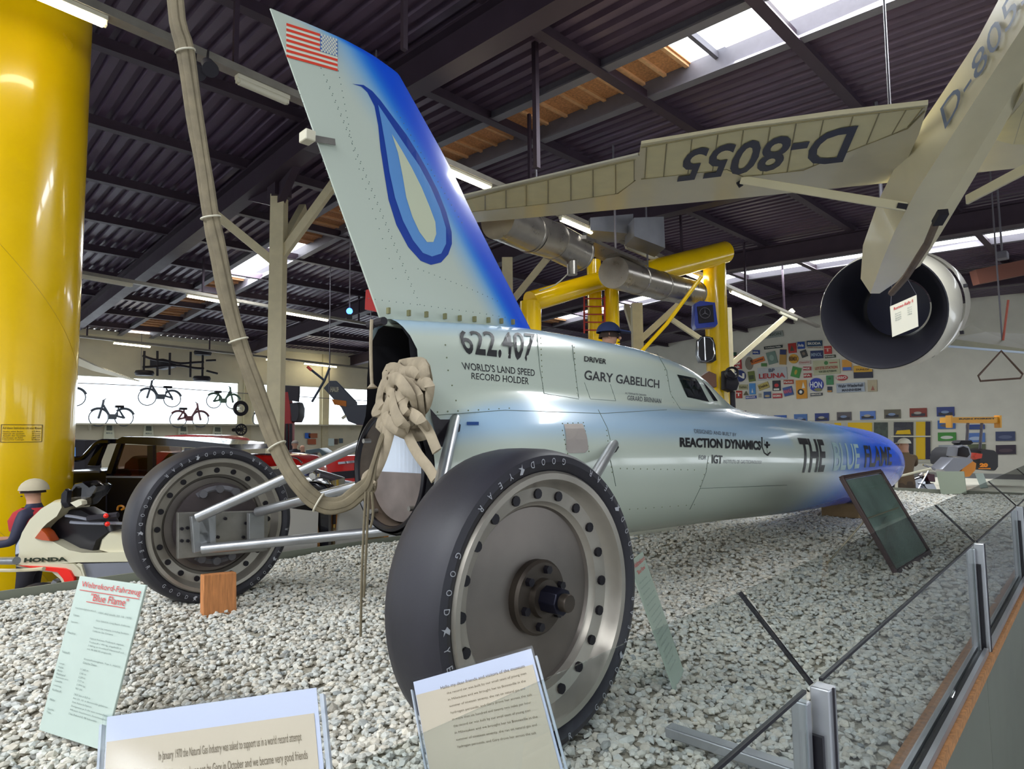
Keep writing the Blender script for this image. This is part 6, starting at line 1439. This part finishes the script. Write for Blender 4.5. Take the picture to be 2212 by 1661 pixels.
# openings in the back wall below the photos
op = [((1700, 915), (1712, 990), '#6b6f62'), ((1803, 913), (1817, 980), '#e3b80a'), ((1832, 911), (1884, 990), '#e3b80a'), ((1979, 908), (1999, 994), '#e3b80a')]
def wbox(name, x0, y0, x1, y1, m, off=.03, **k):
    q = [PX(x0, y1, WX), PX(x1, y1, WX), PX(x1, y0, WX), PX(x0, y0, WX)]; return B().prism(q, (-off, 0, 0)).build(name, m, smooth=False, **k)
w8 = wbox('window_8', 1740, 908, 2012, 1000, mat('window_frame_cream', '#b9b6a4', .6), .02, kind='structure')
m_yc = mat('yellow_curtain', '#e0b60c', .6)
for k, (x0, x1, m_) in enumerate([(1745, 1786, mat('pane_mauve', '#6a4f5c', .3)), (1803, 1817, m_yc), (1832, 1884, m_yc), (1888, 1918, mat('pane_green', '#3c463a', .25, nz=.6, ns=3)), (1931, 1973, mat('pane_dark', '#1d1d2a', .2, nz=.5, ns=4)), (1979, 1999, m_yc), (2000, 2010, mat('pane_night', '#26203a', .25))]):
    q = [PX(x0, 992, WX-.02), PX(x1, 992, WX-.02), PX(x1, 914-k*.6, WX-.02), PX(x0, 914-k*.6, WX-.02)]; B().prism(q, (-.03, 0, 0)).build('window_pane', m_, w8, smooth=False)
q = [PX(1925, 944, WX-.05), PX(2012, 944, WX-.05), PX(2012, 941, WX-.05), PX(1925, 941, WX-.05)]; B().prism(q, (-.05, 0, 0)).build('window_bar', m_lampw, w8, smooth=False)
q = [PX(1935, 938, WX-.06), PX(1968, 938, WX-.06), PX(1966, 928, WX-.06), PX(1938, 930, WX-.06)]; B().prism(q, (-.03, 0, 0)).build('yellow_poster', m_yc, w8, smooth=False)
c = PX(1785, 923, WX-.3); B().ball(c, .14).cyl(c, V((WX+.02, c.y, c.z)), .03, 6).build('round_sign', m_carred, label='round red and white object in the wall opening left of the curtain', cat='sign')
wires('perched_model', [[PD(1600, 890, 24), PD(1612, 888, 24)], [PD(1606, 889, 24), PD(1604, 902, 24)], [PD(1596, 886, 24), PD(1622, 892, 24)]], .02, m_dark, thing('wall_bracket', 'thin dark bracket on the wall above the car nose', 'bracket', PD(1606, 895, 24)))

# ================================================================ DRAGSTER
D = 17; r = PD(2110, 1045, D)
st = thing('display_stage', 'low white stage carrying the orange dragster', 'stage', V((r.x, r.y, FZ)))
P = PD(2120, 1050, D)
B().box((P.x+.6, P.y-.5, (FZ-.42)/2-.1), (6, 7, .34)).build('stage_top', m_wall, st, smooth=False, bevel=.02)
dr = thing('dragster', 'orange and silver dragster with a yellow rear wing', 'dragster', V((P.x, P.y, -.15)))
m_dor = mat('dragster_orange', '#e08a1a', .35, coat=.4); m_dye = mat('dragster_wing', '#dfa030', .4)
part('rear_wing', [(2056,901),(2164,900),(2163,914),(2055,913)], D+.3, .5, m_dye, dr, .02)
for x in (2056, 2162): part('wing_endplate', [(x-2,897),(x+2,897),(x+2,924),(x-1,924)], D+.25, .22, m_dye, dr, .02)
q = [PD(2072, 906.5, D+.28), PD(2150, 905.5, D+.28), PD(2150, 902.5, D+.28), PD(2072, 903.5, D+.28)]; b = B(); words(b, 'RAIN FOREST', q, .0, .05); b.build('lettering', m_ink, dr, smooth=False, fix=False)
wires('wing_strut', [[PD(2091, 913, D+.4), PD(2088, 960, D+.4)], [PD(2121, 913, D+.4), PD(2116, 980, D+.4)]], .035, m_steel_l, dr)
part('rear_tyre', [(2118,972),(2130,970),(2150,972),(2158,980),(2158,1010),(2152,1018),(2120,1015),(2114,1000)], D, .7, m_tyre, dr, .1)
part('rear_tyre', [(2048,975),(2058,966),(2064,975),(2062,1000),(2046,1005),(2044,990)], D+.2, .7, m_tyre, dr, .1)
part('cockpit_cage', [(2064,985),(2068,965),(2080,960),(2094,964),(2100,980),(2098,990),(2080,994)], D-.3, .4, m_sil, dr, .1)
part('cockpit_opening', [(2070,985),(2072,968),(2082,964),(2092,968),(2096,982),(2090,988)], D-.33, .05, m_dark, dr, .05)
part('nose', [(2034,1014),(2060,988),(2100,990),(2104,995),(2070,1020),(2045,1022)], D-.9, .5, m_sil, dr, .05)
part('side_body', [(2072,1025),(2080,1010),(2100,994),(2110,1000),(2108,1015),(2095,1030),(2075,1032)], D-.7, .3, m_dor, dr, .06)
part('engine', [(2104,985),(2110,978),(2124,980),(2122,990),(2108,993)], D-.2, .3, mat('engine_red', '#d0402a', .4), dr, .15)
part('air_scoop', [(2070,957),(2075,951),(2100,951),(2104,957),(2096,961),(2078,961)], D-.2, .3, m_dark, dr, .1)
q = [PD(2115, 1009, D-.03), PD(2133, 1009, D-.03), PD(2133, 1000, D-.03), PD(2115, 1000, D-.03)]; b = B(); words(b, '20', q, .02, .08); b.build('number', mat('number_orange', '#ff9a10', .4), dr, smooth=False, fix=False, label='orange number 20')
q = [PD(2114, 1013, D-.03), PD(2140, 1013, D-.03), PD(2140, 1011, D-.03), PD(2114, 1011, D-.03)]; b = B(); slab(b, q, .01); b.build('number_line', MATS['number_orange'], dr, smooth=False)
# chrome motorcycle parts beyond the nose
D = 11.6; P = PD(2000, 1050, D); mt = thing('chrome_motorcycle', 'low chrome and maroon motorcycle beyond the blue nose', 'motorcycle', V((P.x, P.y, FZ)))
part('tank', [(2002,1028),(2008,1022),(2020,1024),(2022,1042),(2006,1040)], D, .3, mat('maroon', '#4a1426', .3, coat=.6), mt, .15)
part('engine', [(1972,1036),(1990,1030),(2002,1040),(2000,1056),(1975,1056)], D, .3, m_chrome, mt, .2)
part('pipes', [(1995,1045),(2018,1044),(2026,1060),(2022,1066),(2000,1054)], D-.1, .15, m_chrome, mt, .1)
wires('handlebar', [smooth_path([PD(1994, 1004, D), PD(2008, 1009, D), PD(2020, 1014, D)]), [PD(2008, 1010, D), PD(1998, 1030, D), PD(1984, 1055, D)]], .015, m_chrome, mt)
for x, y in ((1950, 1052), (1985, 1054)):
    c = PD(x, y+4, D+.1); a_ = V((CR.x, CR.y, 0)).normalized(); B().tube([c+a_*(.2*cos(q_))+V((0, 0, .2*sin(q_))) for q_ in [2*pi*k/24 for k in range(24)]], .05, 8, closed=True).build('wheel', m_tyre, mt)
rl = thing('low_rail', 'low white rail at the far end of the gravel', 'rail', V((10.45, 0, 0)))
wires('rail_bar', [[PX(1925, 1059, 10.45), PX(2060, 1064, 10.45)], [PX(1938, 1030, 10.45), PX(2012, 1012, 10.45)], [PX(1935, 1060, 10.45), PX(1938, 1030, 10.45)]], .02, m_lampw, rl)
q = [PX(2033, 1068, 10.2), PX(2088, 1066, 10.2), PX(2082, 1018, 10.25), PX(2022, 1018, 10.25)]; b = B(); slab(b, q, .03); b.build('grey_board', mat('board_sage', '#87907f', .6), label='grey-green blank board at the far end of the gravel', cat='board', smooth=False)
q = [PX(2118, 1054, 11.5), PX(2134, 1052, 11.5), PX(2124, 1022, 11.7), PX(2106, 1023, 11.7)]; b = B(); slab(b, q, .02); b.build('mint_sign', m_mint, label='small mint-coloured sign in front of the dragster', cat='sign', smooth=False)
